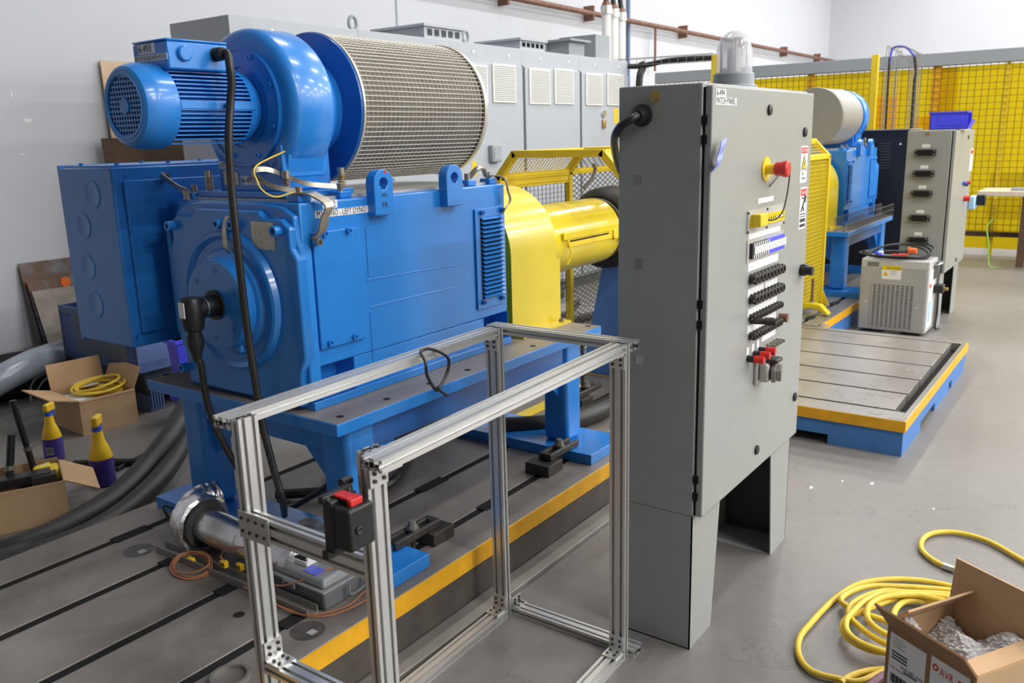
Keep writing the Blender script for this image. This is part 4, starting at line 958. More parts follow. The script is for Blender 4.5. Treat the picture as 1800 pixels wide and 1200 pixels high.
# ================================================================== motor control cabinets along the back wall
MY, MYB, MZ = 4.69, 5.31, 2.345
def mcc():
    xs = [3.585, 4.70, 5.74, 6.772, 7.785, 8.82]
    names = ['leftmost grey control cabinet in the row behind the blower, bare side showing', 'grey control cabinet hidden mostly behind the blue blower, second from left', 'grey control cabinet with vents right behind the mesh filter drum', 'grey control cabinet with two louvred vents, fourth from left in the row', 'rightmost grey control cabinet with lock and yellow sticker beside the patch panel']
    for k in range(5):
        x0, x1 = xs[k], xs[k+1]
        T = thing('control_cabinet', ((x0+x1)/2, (MY+MYB)/2, 0), names[k], 'cabinet', 'row of grey control cabinets')
        B(x0+.001, x1-.001, MY, MYB, .10, MZ).obj('body', M['mcc'], T, bevel=.003)
        B(x0+.001, x1-.001, MY+.03, MYB, 0, .10).obj('plinth', M['mcc_dark'], T)
        d = B(x0+.02, x1-.02, MY-.022, MY, .13, 2.19).obj('door', M['mcc'], T, bevel=.005)
        for xx in (x0+.004, x1-.012): B(xx, xx+.012, MY-.006, MY, .13, 2.2).obj('door_gap', M['mcc_dark'], T)
        if k >= 2:
            vx = [(828, 855), (866, 905)] if k == 2 else [(930, 966), (974, 1007)] if k == 3 else [(1029, 1058), (1066, 1094)]
            za = {2: (115, 180), 3: (123, 183), 4: (131, 185)}[k]
        else:
            vx = None
        for i in range(2):
            if vx:
                a = at(vx[i][0], za[1], y=MY-.022); b = at(vx[i][1], za[0], y=MY-.022); xa, xb, zA, zB = a.x, b.x, a.z, b.z
            else: xa = x0+.18+i*.40; xb = xa+.3; zA, zB = 1.82, 2.10
            v = B(xa, xb, MY-.034, MY-.022, zA, zB).obj('vent', M['vent'], d, bevel=.003)
            m = MB(); n = 19
            for j in range(n):
                z = zA+.022+(zB-zA-.044)*j/(n-1); m.box(xa+.022, xb-.018, MY-.0348, MY-.034, z-.0022, z+.0022)
            m.obj('vent_slots', M['mcc_dark'], v, kind='stuff')
        if k == 2:
            p = at(1, 1, y=MY)
        # gland screw caps on the head band
        for f in (.3, .8):
            xx = x0+(x1-x0)*f; C((xx, MY, 2.275), (xx, MY-.004, 2.275), .014, n=12).obj('cap', M['white'], T)
        # lifting eye
    a = at(869, 270, y=MY-.022)
    T = [o for o in bpy.data.objects if o.get('label') == names[3]][0]
    p = at(867, 270, y=MY-.022)
    T2 = [o for o in bpy.data.objects if o.get('label') == names[2]][0]
    B(p.x-.07, p.x+.07, MY-.07, MY-.022, p.z-.075, p.z+.075).obj('window_handle', M['mcc_mid'], T2, bevel=.01); B(p.x-.045, p.x+.045, MY-.075, MY-.07, p.z-.05, p.z+.05).obj('window_pane', M['clear_dome'], T2)
    p = at(834, 296, y=MY-.022); B(p.x-.035, p.x+.035, MY-.024, MY-.022, p.z-.06, p.z+.06).obj('warning_sticker', M['yellow_flat'], T2)
    T3 = [o for o in bpy.data.objects if o.get('label') == names[4]][0]
    p = at(1060, 200, y=MY-.022); C((p.x, MY-.022, p.z), (p.x, MY-.045, p.z), .035, n=14).obj('lock', M['chrome'], T3)
    p = at(1060, 217, y=MY-.022); B(p.x-.025, p.x+.025, MY-.05, MY-.022, p.z-.05, p.z+.04).obj('padlock', M['brass'], T3, bevel=.008)
    p = at(1083, 200, y=MY-.022); B(p.x-.05, p.x+.05, MY-.024, MY-.022, p.z-.10, p.z+.06).obj('sticker', M['yellow_flat'], T3)
    # eye bolts
    for px, py, h, lab in ((620, 41, .16, 'tall eye bolt on the cabinet row above the filter drum'), (818, 65, .05, 'eye bolt ring beside the low vented box on the cabinet row'), (963, 85, .05, 'eye bolt ring between the vented boxes on the cabinet row')):
        p = at(px, py, y=5.0); z0 = MZ
        t = MB(); t.tube([(p.x+.04*math.cos(a), 5.0, max(p.z, z0+.05)+.05*math.sin(a)) for a in [2*math.pi*k/12 for k in range(12)]], .014, n=8, closed=True, sub=2)
        t.cyl((p.x, 5.0, z0), (p.x, 5.0, max(p.z, z0+.05)-.05), .01, n=8)
        t.obj('eye_bolt', M['mcc_mid'], None, label=lab, cat='eye bolt')
    # boxes on top
    def topbox(px0, px1, pyt, lab, dep, yy, m_, slots=True, over=.02):
        a = at(px0, 70, y=yy); b = at(px1, pyt, y=yy); 
        T = thing('vent_box', ((a.x+b.x)/2, yy+dep/2, MZ), lab, 'box')
        zt = max(b.z, MZ+.1)
        B(a.x, b.x, yy, yy+dep, MZ, zt-.02).obj('housing', m_, T, bevel=.003); B(a.x-over, b.x+over, yy-over, yy+dep+over, zt-.02, zt).obj('roof', m_, T)
        if slots:
            m = MB()
            for i in range(5):
                for j in range(6):
                    xx = a.x+(b.x-a.x)*(.08+.18*i); zz = MZ+.03+(zt-MZ-.07)*j/5; m.box(xx, xx+(b.x-a.x)*.12, yy-.002, yy, zz-.006, zz+.006)
            m.obj('vent_slots', M['mcc_dark'], T, kind='stuff')
        return T
    topbox(746, 812, 50, 'grey vented box on top of the cabinet row, left of the others', .55, 4.72, M['mcc'])
    topbox(914, 958, 72, 'low grey vented box on the cabinet row with orange sticker', .5, 4.72, M['mcc'])
    topbox(1000, 1027, 72, 'grey louvred transformer box with overhanging roof on the cabinets', .5, 4.74, M['mcc_mid'], False, .05)
    topbox(1047, 1072, 64, 'plain tall grey junction box beside the conduit risers', .45, 4.76, M['mcc_mid'], False, 0)
    # conduit risers
    for i, (px, lab) in enumerate(((1066, 'left white conduit riser with rusty coupling above the cabinets'), (1079, 'middle white conduit riser above the cabinets'), (1092, 'right white conduit riser beside the blue conduit'))):
        b = at(px, 20+6*i, y=5.15); x = b.x
        T = thing('conduit_riser', (x, 5.15, MZ), lab, 'conduit', 'conduit risers')
        C((x, 5.15, MZ), (x, 5.15, b.z), .052, n=18).obj('pipe', M['white'], T)
        C((x, 5.15, b.z-.03), (x, 5.15, b.z+.06), .066, n=18).obj('coupling', M['alu'], T); C((x, 5.15, b.z+.06), (x, 5.15, b.z+.11), .058, .04, n=18).obj('gland', M['rust'], T)
        MB().tube([(x, 5.15, b.z+.1), (x-.02, 5.2, b.z+.5), (x-.06, 5.3, b.z+1.2), (x-.06, 5.35, ZC)], .03, n=10).obj('riser_cable', M['cable'], T)
    # wall pipe with hangers
    a = at(930, 2, y=YB-.12); zp = a.z
    T = thing('wall_pipe', (a.x, YB-.12, zp), 'rusty brown pipe running along the back wall on brackets', 'pipe')
    C((2.2, YB-.12, zp), (XR, YB-.12, zp), .035, n=14).obj('pipe', M['rust'], T)
    for px in (884, 1034, 1200, 1298, 1380, 1440):
        q = at(px, 10, y=YB-.06); B(q.x-.02, q.x+.02, YB-.15, YB, zp-.09, zp+.10).obj('hanger', M['rust'], T)
    q = at(1152, 60, y=YB-.12); C((q.x, YB-.12, zp), (q.x, YB-.12, 2.5), .018, n=10).obj('drop_pipe', M['rust'], T)
    q = at(1105, 50, y=YB-.03); C((q.x, YB-.03, 0), (q.x, YB-.03, ZC), .025, n=10).obj('wall_conduit', M['conduit_blue'], None, label='thin blue-grey vertical conduit on the back wall', cat='conduit')
mcc()
def grid(m, O, U, V, W, H, su, sv, r, diag=False):
    O = Vector(O); U = Vector(U).normalized(); V = Vector(V).normalized()
    if not diag:
        nu = int(W/su); nv = int(H/sv)
        for i in range(nu+1): m.cyl(O+U*(i*W/nu), O+U*(i*W/nu)+V*H, r, n=4, caps=False)
        for j in range(nv+1): m.cyl(O+V*(j*H/nv), O+V*(j*H/nv)+U*W, r, n=4, caps=False)
    else:
        k = sv/su
        n = int((W+H/k)/su)+1
        for sgn in (1, -1):
            for i in range(-n, n+1):
                c = i*su     # line: u = c + sgn*v/k
                pts = []
                v0, v1 = 0, H
                lo = (0-c)*k*sgn; hi = (W-c)*k*sgn
                if lo > hi: lo, hi = hi, lo
                v0 = max(v0, lo); v1 = min(v1, hi)
                if v1-v0 > 1e-3: m.cyl(O+U*(c+sgn*v0/k)+V*v0, O+U*(c+sgn*v1/k)+V*v1, r, n=4, caps=False)
# ================================================================== yellow mesh cage over the shaft
def cage():
    T = thing('mesh_cage', (5.3, YC, .19), 'yellow steel mesh safety cage over the shaft between the two blue machines', 'cage')
    x0, x1, x2 = 3.65, 4.33, 6.98; zb = .2145; b = .018
    pr = [(.35, zb), (.35, 1.355), (.25, 1.472), (-.265, 1.472), (-.378, 1.355), (-.378, zb)]
    Y = M['yellow_flat']
    def bar(p, q, w_=b, h=b, name='frame_bar'):
        p = Vector(p); q = Vector(q); d = q-p; u = Vector((1, 0, 0)) if abs(d.normalized().x) < .9 else Vector((0, 0, 1)); v = d.cross(u)
        return MB().obox((p+q)/2, d, u, v, d.length/2+b*.5, w_, h).obj(name, Y, T, bevel=.002)
    for xx in (x0, x1, x2):
        for k in range(5): bar((xx, YC+pr[k][0], pr[k][1]), (xx, YC+pr[k+1][0], pr[k+1][1]))
    for k in (1, 2, 3, 4):
        bar((x0, YC+pr[k][0], pr[k][1]), (x2, YC+pr[k][0], pr[k][1]), name='long_beam')
    bar((x0, YC+.35, 1.325), (x1, YC+.35, 1.325), .03, .012, 'wide_beam')
    s = .105, .118; dl = math.hypot(.10, .117)
    m = MB()
    grid(m, (x0, YC+.35, 1.355), (1, 0, 0), (0, -.10, .117), x1-x0, dl, .03, .018, .0022)
    grid(m, (x0, YC-.25, 1.474), (1, 0, 0), (0, 1, 0), x2-x0, .5, .05, .035, .0025)
    grid(m, (x0, YC-.375, 1.355), (1, 0, 0), (0, .10, .117), x2-x0, dl, .04, .025, .0025)
    grid(m, (x0+.9, YC-.378, .22), (1, 0, 0), (0, 0, 1), x2-x0-.9, 1.13, .028, .030, .0042)
    m.obj('yellow_mesh', M['cage_wire'], T, kind='stuff')
    m = MB(); grid(m, (x0, YC+.35, .6), (1, 0, 0), (0, 0, 1), x1-x0, .72, .04, .025, .0018); m.obj('square_mesh', M['wire_grey'], T, kind='stuff')
    m = MB(); grid(m, (x1, YC+.35, .22), (1, 0, 0), (0, 0, 1), 2.0, 1.12, .062, .030, .0024, diag=True)
    grid(m, (x1, YC+.35, 1.355), (1, 0, 0), (0, -.10, .117), 2.0, dl, .062, .03, .0024, diag=True); m.obj('expanded_mesh', M['wire_grey'], T, kind='stuff')
    # foot clamp by the far end
    p = at(1440, 545, z=.24)
    q0 = Vector((6.62, 1.98, .21))
    MB().prism([(0, .0), (.04, .035), (.10, .05), (.16, .045), (.24, .0), (.25, .02), (.18, .085), (.10, .095), (.03, .08), (-.02, .04)], lambda u, v, t: (6.50+t, 2.0-u, .187+v), 0, .07).obj('clamp_foot', M['yellow'], T, bevel=.008)
    C((6.535, 1.89, .26), (6.535, 1.89, .46), .011, n=10).obj('clamp_rod', M['rust'], T); bolt(T, (6.535, 1.89, .275), '+z', .02, .02, M['zinc'], hexr=1)
    MB().prism([(0, 0), (.12, 0), (0, .28)], lambda u, v, t: (x2-.006+t, YC-.35-u+.02, .187+v), 0, .008).obj('foot_gusset', Y, T)
    # inner handle seen through mesh
    MB().tube([(4.36, YC+.2, 1.40), (4.38, YC+.2, 1.36), (4.36, YC+.22, 1.30), (4.32, YC+.24, 1.26)], .011, n=8).obj('grip_handle', M['alu_dark'], T)
cage()
# ================================================================== far grey cabinet, black cabinet, bin
def far_cab():
    x0, x1, y0, y1, z0, z1 = 7.32, 8.20, 1.12, 1.46, .44, 1.53
    T = thing('socket_cabinet', (7.76, 1.29, 0), 'grey cabinet with a column of black sockets on its side, standing behind the chiller', 'cabinet')
    g = M['panel']
    B(x0, x1, y0+.03, y1, z0, z1).obj('body', g, T, bevel=.004)
    B(x0+.006, x1-.006, y0+.022, y0+.03, z0+.004, z1-.006).obj('gasket', M['slot'], T)
    d = B(x0+.004, x1, y0, y0+.022, z0+.002, z1-.004).obj('door', g, T, bevel=.004)
    for xo, xi in ((x0, x0+.2), (x1, x1-.22)):
        l = MB(); xa, xb = sorted((xo, xi))
        l.box(xa, xb, y0+.03, y0+.034, 0, z0); l.box(xa, xb, y1-.004, y1, 0, z0); l.box(xo, xo+(.004 if xi > xo else -.004), y0+.03, y1, 0, z0); l.obj('leg', M['panel'], T)
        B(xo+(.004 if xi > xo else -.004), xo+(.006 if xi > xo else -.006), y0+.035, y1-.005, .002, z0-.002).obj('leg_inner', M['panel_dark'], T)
    for py in (268, 305, 340, 383, 422):
        p = at(1627-(py-268)*.09, py, x=x0)
        s = B(x0-.03, x0, p.y-.075, p.y+.075, p.z-.024, p.z+.024).obj('socket', M['black'], T, bevel=.004)
        for dy in (-.064, .064):
            for dz in (-.015, .015): C((x0-.03, p.y+dy, p.z+dz), (x0-.033, p.y+dy, p.z+dz), .005, n=8).obj('screw', M['chrome'], s)
        B(x0-.0305, x0-.0295, p.y-.05, p.y+.05, p.z-.018, p.z+.018).obj('socket_face', M['slot'], s)
        B(x0-.001, x0, p.y-.028, p.y+.028, p.z+.036, p.z+.062).obj('tag', M['label'], T)
    p = at(1632, 234, x=x0); C((x0, p.y, p.z), (x0-.012, p.y, p.z), .012, n=10).obj('plug_bolt', M['brass'], T)
    # door: danger label, controls, disconnect handle
    def dp(px, py): return at(px, py, y=y0)
    a = dp(1709, 272); s = B(a.x-.1, a.x+.05, y0-.001, y0, a.z-.13, a.z+.05).obj('danger_sticker', M['label'], d); B(a.x-.09, a.x+.04, y0-.0016, y0-.001, a.z+.01, a.z+.04).obj('red_band', M['red_ink'], s)
    for px, py, m_ in ((1692, 322, 'blue_ink'), (1695, 324, 'black'), (1699, 321, 'red')):
        q = dp(px, py); C((q.x, y0, q.z), (q.x, y0-.03, q.z), .014, n=12).obj('push_button', M[m_], d)
    q = dp(1694, 349); C((q.x, y0, q.z), (q.x, y0-.045, q.z), .022, n=16).obj('stop_button', M['red'], d)
    q = dp(1703, 355)
    hnd = B(q.x-.05, q.x+.12, y0-.05, y0, q.z-.06, q.z+.05).obj('disconnect_switch', M['lightblue'], d, bevel=.01)
    B(q.x+.03, q.x+.09, y0-.12, y0-.05, q.z-.03, q.z+.06).obj('switch_handle', M['black'], hnd, bevel=.012)
    for px, py in ((1702, 241), (1680, 456)):
        q = dp(px, py); C((q.x, y0, q.z), (q.x, y0-.006, q.z), .016, n=12).obj('door_latch', M['black'], d)
far_cab()
def black_cab():
    x0, y0, y1, z1 = 9.2, 1.82, 2.75, 1.545
    T = thing('black_cabinet', (9.5, 2.3, 0), 'tall black cabinet with slot vents behind the distant blue machine', 'cabinet')
    B(x0, 9.75, y0, y1, .05, z1-.01).obj('body', M['black'], T, bevel=.004); B(x0-.01, 9.76, y0-.01, y1+.01, z1-.01, z1).obj('top', M['panel'], T)
    B(x0+.03, 9.72, y0+.03, y1-.03, 0, .05).obj('plinth', M['slot'], T)
    for k in range(10):
        p = at(1556, 252+k*4.8, x=x0); B(x0-.002, x0, p.y-.05, p.y+.05, p.z-.005, p.z+.005).obj('vent_slot', M['panel_dark'], T)
    p = at(1583, 253, x=x0); C((x0, p.y, p.z), (x0-.006, p.y, p.z), .014, n=3).obj('badge', M['white'], T)
black_cab()
def bin_():
    T = thing('parts_bin', (7.6, 1.22, 1.53), 'bright blue plastic stacking bin on top of the grey socket cabinet', 'bin')
    x0, x1, y0, y1, z0, z1 = 7.5, 7.68, 1.08, 1.345, 1.532, 1.665
    t = .006; m = MB()
    m.box(x0, x1, y0, y1, z0, z0+t); m.box(x0, x0+t, y0, y1, z0, z1); m.box(x1-t, x1, y0, y1, z0, z1); m.box(x0, x1, y1-t, y1, z0, z1)
    m.hexa([(x0, y0-.002, z0+.0), (x1, y0-.002, z0), (x1, y0+t, z0), (x0, y0+t, z0), (x0, y0-.03, z0+.07), (x1, y0-.03, z0+.07), (x1, y0-.03+t, z0+.07), (x0, y0-.03+t, z0+.07)])
    m.obj('tub', M['bin_blue'], T)
    B(x0-.008, x1+.008, y0, y1+.008, z1-.012, z1).obj('rim', M['bin_blue'], T); B(x0-.004, x0, y0+.03, y1-.06, z0+.03, z0+.095).obj('label_recess', M['bin_blue'], T, bevel=.002)
bin_()
# ================================================================== chiller and leads
def chiller():
    x0, x1, y0, y1, z1 = 6.98, 7.29, 1.165, 1.655, .575
    T = thing('chiller', (7.13, 1.41, 0), 'small grey chiller unit with caution sticker and front grille behind the slotted plate', 'chiller')
    B(x0, x1, y0, y1, .02, z1).obj('case', M['chiller'], T, bevel=.008)
    B(x0-.004, x0, y0+.02, y1-.01, .03, z1-.06).obj('front_panel', M['chiller_front'], T)
    for yy in (y0+.04, y1-.08): B(x0+.03, x1-.03, yy, yy+.04, 0, .02).obj('foot', M['black'], T)
    gy0, gy1, gz0, gz1 = y0+.095, y1-.095, .05, .385
    B(x0-.0045, x0-.0035, gy0, gy1, gz0, gz1).obj('grille_back', M['slot'], T)
    m = MB(); n = 9
    for i in range(n+1): yy = gy0+(gy1-gy0)*i/n; m.box(x0-.009, x0-.0045, yy-.005, yy+.005, gz0, gz1)
    for j in range(24): zz = gz0+(gz1-gz0)*j/23; m.box(x0-.008, x0-.0045, gy0, gy1, zz-.0038, zz+.0038)
    m.obj('grille_bars', M['chiller_front'], T, kind='stuff')
    for j in range(5): B(x0-.002, x0, y1-.13, y1-.045, z1-.03-j*.012, z1-.025-j*.012).obj('vent_slot', M['slot'], T)
    a = y1-.155; s = B(x0-.0055, x0-.004, a-.14, a, z1-.150, z1-.045).obj('caution_sticker', M['label'], T)
    B(x0-.006, x0-.0055, a-.14, a, z1-.078, z1-.045).obj('caution_band', M['yellow_flat'], s); text('CAUTION', .028, (x0-.0068, a-.026, z1-.073), (0,-1,0), (0,0,1), M['ink'], s, sx=.85)
    MB().prism([(0, 0), (.04, 0), (.02, .036)], lambda u, v, t: (t, a-.008-u, z1-.122+v), x0-.0062, x0-.0055).obj('caution_triangle', M['stripe'], s)
    for j in range(3): B(x0-.006, x0-.0055, a-.105, a-.055, z1-.09-j*.013, z1-.085-j*.013).obj('text_line', M['paper_grey'], s)
    for yy, zz in ((y1-.05, .24), (y0+.07, .22)): C((x0-.004, yy, zz), (x0-.008, yy, zz), .006, n=8).obj('screw', M['white'], T)
    # right side: gauges, outlet, handle
    B(x0+.02, x1-.10, y0-.003, y0, .06, .50).obj('side_panel', M['white'], T); B(x0+.05, x0+.13, y0-.004, y0-.003, .10, .26).obj('side_print', M['lightblue'], T)
    B(x0+.03, x0+.10, y0-.005, y0-.003, .37, .40).obj('side_tag', M['orange'], T)
    B(x1-.16, x1-.02, y0-.006, y0, .42, .54).obj('display', M['panel_dark'], T)
    MB().tube([(x1-.16, y0, .53), (x1-.14, y0-.04, .54), (x1-.03, y0-.04, .54), (x1-.01, y0, .53)], .008, n=8).obj('handle', M['chrome'], T)
    B(x1-.12, x1-.02, y0-.07, y0, .31, .37).obj('outlet_block', M['black'], T, bevel=.004); C((x1-.07, y0-.07, .34), (x1-.07, y0-.10, .34), .012, n=10).obj('fitting', M['brass'], T)
    MB().tube([(x1-.06, y0-.03, .31), (x1-.03, y0-.03, .15), (x1-.06, y0-.03, .03), (x1-.0, y0-.05, .012)], .008, n=8).obj('drain_hose', M['cable'], T)
chiller()
def leads():
    zt = .576; cx, cy = 7.13, 1.42
    m = MB()
    for k in range(3):
        pts = []
        for i in range(14):
            a = 2*math.pi*i/14; pts.append((cx+(.13+.014*k)*math.cos(a)-.005, cy+(.215+.025*k)*math.sin(a)+.012*k, zt+.010+.008*k+.075*max(0, math.cos(a+.3*k))))
        m.tube(pts, .007, n=8, closed=True, sub=3)
    m.tube([(cx-.09, cy+.15, zt+.02), (cx-.1, cy, zt+.02), (cx-.12, cy-.10, zt+.02)], .009, n=8); m.tube([(cx+.12, cy-.05, zt+.03), (cx-.02, cy-.06, zt+.05), (cx-.06, cy+.12, zt+.05)], .009, n=8)
    T = thing('test_leads', (cx, cy, zt), 'coiled black test leads with red, blue and orange plugs on the chiller', 'cable')
    m.obj('coil', M['cable'], T)
    C((cx-.135, cy+.02, zt+.03), (cx-.14, cy-.09, zt+.035), .013, n=10).obj('red_plug', M['red'], T); C((cx-.13, cy+.14, zt+.045), (cx-.15, cy+.075, zt+.022), .012, n=10).obj('blue_plug', M['bin_blue'], T)
    C((cx-.12, cy+.12, zt+.045), (cx-.125, cy+.09, zt+.05), .014, n=10).obj('white_cap', M['white'], T)
    C((cx-.02, cy-.075, zt+.06), (cx-.025, cy-.13, zt+.06), .022, n=12).obj('orange_plug', M['orange'], T); MB().lathe((cx-.02, cy-.08, zt+.06), (0, 1, 0), [(0, .03), (.008, .03)], n=14).obj('plug_flange', M['orange'], T)
leads()
def wire_tray():
    T = MB(); x0, x1, y0, y1, z0, z1 = 7.37, 9.0, 1.872, 1.985, .735, .84
    n = 30
    for i in range(n+1):
        x = x0+(x1-x0)*i/n; T.tube([(x, y0, z1), (x, y0, z0), (x, y1, z0), (x, y1, z1)], .003, n=4, smooth=False)
    for y, z in ((y0, z1), (y0, (z0+z1)/2), (y0, z0), ((y0+y1)/2, z0), (y1, z0), (y1, z1)): T.cyl((x0, y, z), (x1, y, z), .003, n=4)
    T.obj('wire_basket_tray', M['wire_grey'], None, label='steel wire basket tray resting along the distant blue stand edge', cat='tray')
wire_tray()
# ================================================================== yellow welding curtain enclosure
def curtain():
    X = 12.0; y0, y1 = -4.5, 5.9; zt = 2.43
    T = thing('welding_curtain_wall', (X, 1, 0), 'translucent yellow welding curtain wall with dark mesh grid under a grey header beam', 'curtain')
    B(X-.06, X+.10, y0, y1, zt-.15, zt).obj('header_beam', M['mcc_mid'], T, bevel=.004)
    ys = [at(px, 150, x=X).y for px in (1300, 1425, 1560, 1645, 1770)]
    posts = [5.8] + ys + [.35, -.6, -1.6, -2.6, -3.6]
    for k in range(len(posts)-1):
        a, b = posts[k], posts[k+1]
        m = MB(); n = 14; vs_ = []
        for i in range(n+1):
            yy = a+(b-a)*i/n; xx = X+.01+.006*math.sin(i*1.9+k)
            vs_ += [(xx, yy, .08), (xx, yy, zt-.17)]
        m._add(vs_, [(2*i, 2*i+1, 2*i+3, 2*i+2) for i in range(n)])
        o = m.obj('curtain_sheet', M['curtain'], T)
    a, b = at(1645, 150, x=X).y, at(1683, 150, x=X).y
    MB()._add([(X+.035, a, .08), (X+.035, b, .08), (X+.035, b, zt-.17), (X+.035, a, zt-.17)], [(0, 1, 2, 3)]).obj('curtain_sheet', M['curtain'], T)
    for k, yy in enumerate(posts[1:]):
        wdt = .045 if k in (1, 3) else .02
        B(X-.01, X+.03, yy-wdt, yy+wdt, .0, zt-.15).obj('post', M['stripe'] if k in (1, 3) else M['yellow_flat'], T)
    m = MB(); grid(m, (X-.03, y0, .3), (0, 1, 0), (0, 0, 1), y1-y0, zt-.45, .075, .075, .0042); m.obj('mesh_grid', M['dark_wire'], T, kind='stuff')
    for zz in (.26,): B(X-.05, X-.01, y0, 1.72, zz-.03, zz+.03).obj('bottom_rail', M['wood_dark'], T)
curtain()
def behind_curtain():
    for (yy, xx, w_, h, m_, lab, nm) in ((2.35, 12.9, .35, 1.7, 'orange', 'orange panel seen dimly through the yellow curtain behind the cable basket', 'panel_board'),
                                   (3.0, 13.4, .3, 2.0, 'orange', 'orange shape seen through the curtain beside the distant blower', 'panel_board'),
                                   (1.3, 13.2, .55, .95, 'mcc_mid', 'dim machine seen through the yellow curtain above the workbench', 'machine_box')):
        T = thing(nm, (xx, yy, 0), lab, 'machine' if nm == 'machine_box' else 'panel')
        B(xx, xx+.1, yy-w_/2, yy+w_/2, .35, h).obj('face', M[m_], T, bevel=.01)
        for s in (-1, 1): B(xx, xx+.06, yy+s*w_*.4-.02, yy+s*w_*.4+.02, 0, .35).obj('leg', M['mcc_dark'], T)
behind_curtain()
def bench():
    T = thing('workbench', (11.3, .4, 0), 'pale wood topped workbench with dark steel legs at the right edge', 'bench')
    B(11.0, 11.7, -.9, 1.42, .785, .84).obj('top', M['bench'], T, bevel=.004)
    for yy in (.94, -.8):
        for xx in (11.05, 11.6): B(xx, xx+.06, yy-.035, yy+.035, 0, .785).obj('leg', M['wood_dark'], T)
    B(11.05, 11.11, -.8, .94, .70, .785).obj('apron', M['wood_dark'], T)
    B(11.1, 11.3, .75, 1.1, .84, .87).obj('tray', M['mcc_mid'], T)
    t = MB(); t.tube([at(q[0], q[1], x=10.95) for q in ((1745, 385), (1735, 400), (1738, 430))] + [Vector((10.95, 1.22, .013)), Vector((10.9, 1.1, .013))], .007, n=6); t.obj('green_hose', M['greenhose'], None, label='thin green air hose hanging beside the workbench', cat='hose')
bench()
def yellow_posts():
    for (px, x, lab) in ((1540, 10.3, 'yellow steel post beside the cable basket behind the distant machine'), (1258, 9.0, 'yellow steel post at the end of the cable tray behind the patch panel')):
        p = at(px, 96, x=x)
        T = thing('guard_post', (x, p.y, 0), lab, 'post')
        B(x-.03, x+.03, p.y-.035, p.y+.035, .012, p.z).obj('post', M['yellow_flat'], T, bevel=.003); B(x-.09, x+.09, p.y-.09, p.y+.09, 0, .012).obj('base_plate', M['yellow_flat'], T)
    # basket loop with cables
    x = 10.1
    def q(px, py): return at(px, py, x=x)
    m = MB()
    for dx in (0, .10, .2):
        m.tube([q(1553, 228)+Vector((dx, 0, -1.54)), q(1556, 120)+Vector((dx, 0, 0)), q(1566, 86)+Vector((dx, 0, 0)), q(1590, 82)+Vector((dx, 0, 0)), q(1610, 96)+Vector((dx, 0, 0)), q(1612, 130)+Vector((dx, 0, 0)), q(1608, 228)+Vector((dx, 0, -1.54))], .004, n=5)
        m.tube([q(1570, 228)+Vector((dx, 0, -1.54)), q(1572, 125)+Vector((dx, 0, 0)), q(1582, 98)+Vector((dx, 0, 0)), q(1597, 108)+Vector((dx, 0, 0)), q(1598, 140)+Vector((dx, 0, 0)), q(1597, 228)+Vector((dx, 0, -1.54))], .004, n=5)
    for py in range(100, 226, 12):
        m.cyl(q(1553, py), q(1571, py), .003, n=4); m.cyl(q(1597, py), q(1611, py), .003, n=4)
    T = thing('cable_basket', tuple(q(1580, 226)), 'upright wire cable basket arching over with black and blue cables', 'cable tray')
    m.obj('basket_wires', M['alu_dark'], T, kind='stuff')
    MB().tube([q(1558, 228)+Vector((.05, 0, -1.54)), q(1559, 150)+Vector((.05, 0, 0)), q(1562, 100)+Vector((.05, 0, 0))], .012, n=8).obj('cable', M['cable'], T)
    MB().tube([q(1562, 110)+Vector((.05, 0, 0)), q(1568, 84)+Vector((.05, 0, 0)), q(1590, 82)+Vector((.05, 0, 0)), q(1606, 98)+Vector((.05, 0, 0))], .012, n=8).obj('blue_cable', M['tape_blue'], T)
    MB().tube([q(1606, 98)+Vector((.05, 0, 0)), q(1609, 130)+Vector((.05, 0, 0)), q(1604, 170)+Vector((.05, 0, 0)), q(1603, 228)+Vector((.05, 0, -1.54))], .018, n=8).obj('trunk_cable', M['steel_dark'], T)
    # horizontal tray from control cabinets to the left post
    a = Vector((8.83, 4.95, 2.33)); b = at(1255, 101, x=9.0)
    T = thing('cable_tray', tuple((a+b)/2), 'black cable run in a thin wire tray between cabinets and yellow post', 'cable tray')
    MB().tube([a, a.lerp(b, .3)+Vector((0, 0, -.04)), a.lerp(b, .6)+Vector((0, 0, .0)), b], .028, n=8).obj('cable_bundle', M['cable'], T)
    m = MB()
    for dz in (0, .07):
        for dx in (-.05, .05): m.cyl(a+Vector((dx, 0, dz-.03)), b+Vector((dx, 0, dz-.03)), .004, n=4)
    for i in range(14):
        c = a.lerp(b, i/13); m.cyl(c+Vector((-.05, 0, -.03)), c+Vector((.05, 0, -.03)), .003, n=4); m.cyl(c+Vector((-.05, 0, -.03)), c+Vector((-.05, 0, .04)), .003, n=4)
    m.obj('tray_wires', M['alu_dark'], T, kind='stuff')
    c = a.lerp(b, .33); MB().tube([c, c+Vector((.02, -.01, -.06)), c+Vector((-.04, 0, -.2)), c+Vector((-.05, 0, -.8)), c+Vector((-.05, 0, -2.3))], .04, n=8).obj('drop_cable', M['cable'], T)
    # grey wall box at the right end of the cabinets
    p = at(1108, 118, y=5.6); B(8.84, 9.5, 5.35, 5.65, 0, 2.33).obj('wall_box', M['mcc'], None, bevel=.004, label='light grey enclosure at the right end behind the control cabinets', cat='box')
yellow_posts()
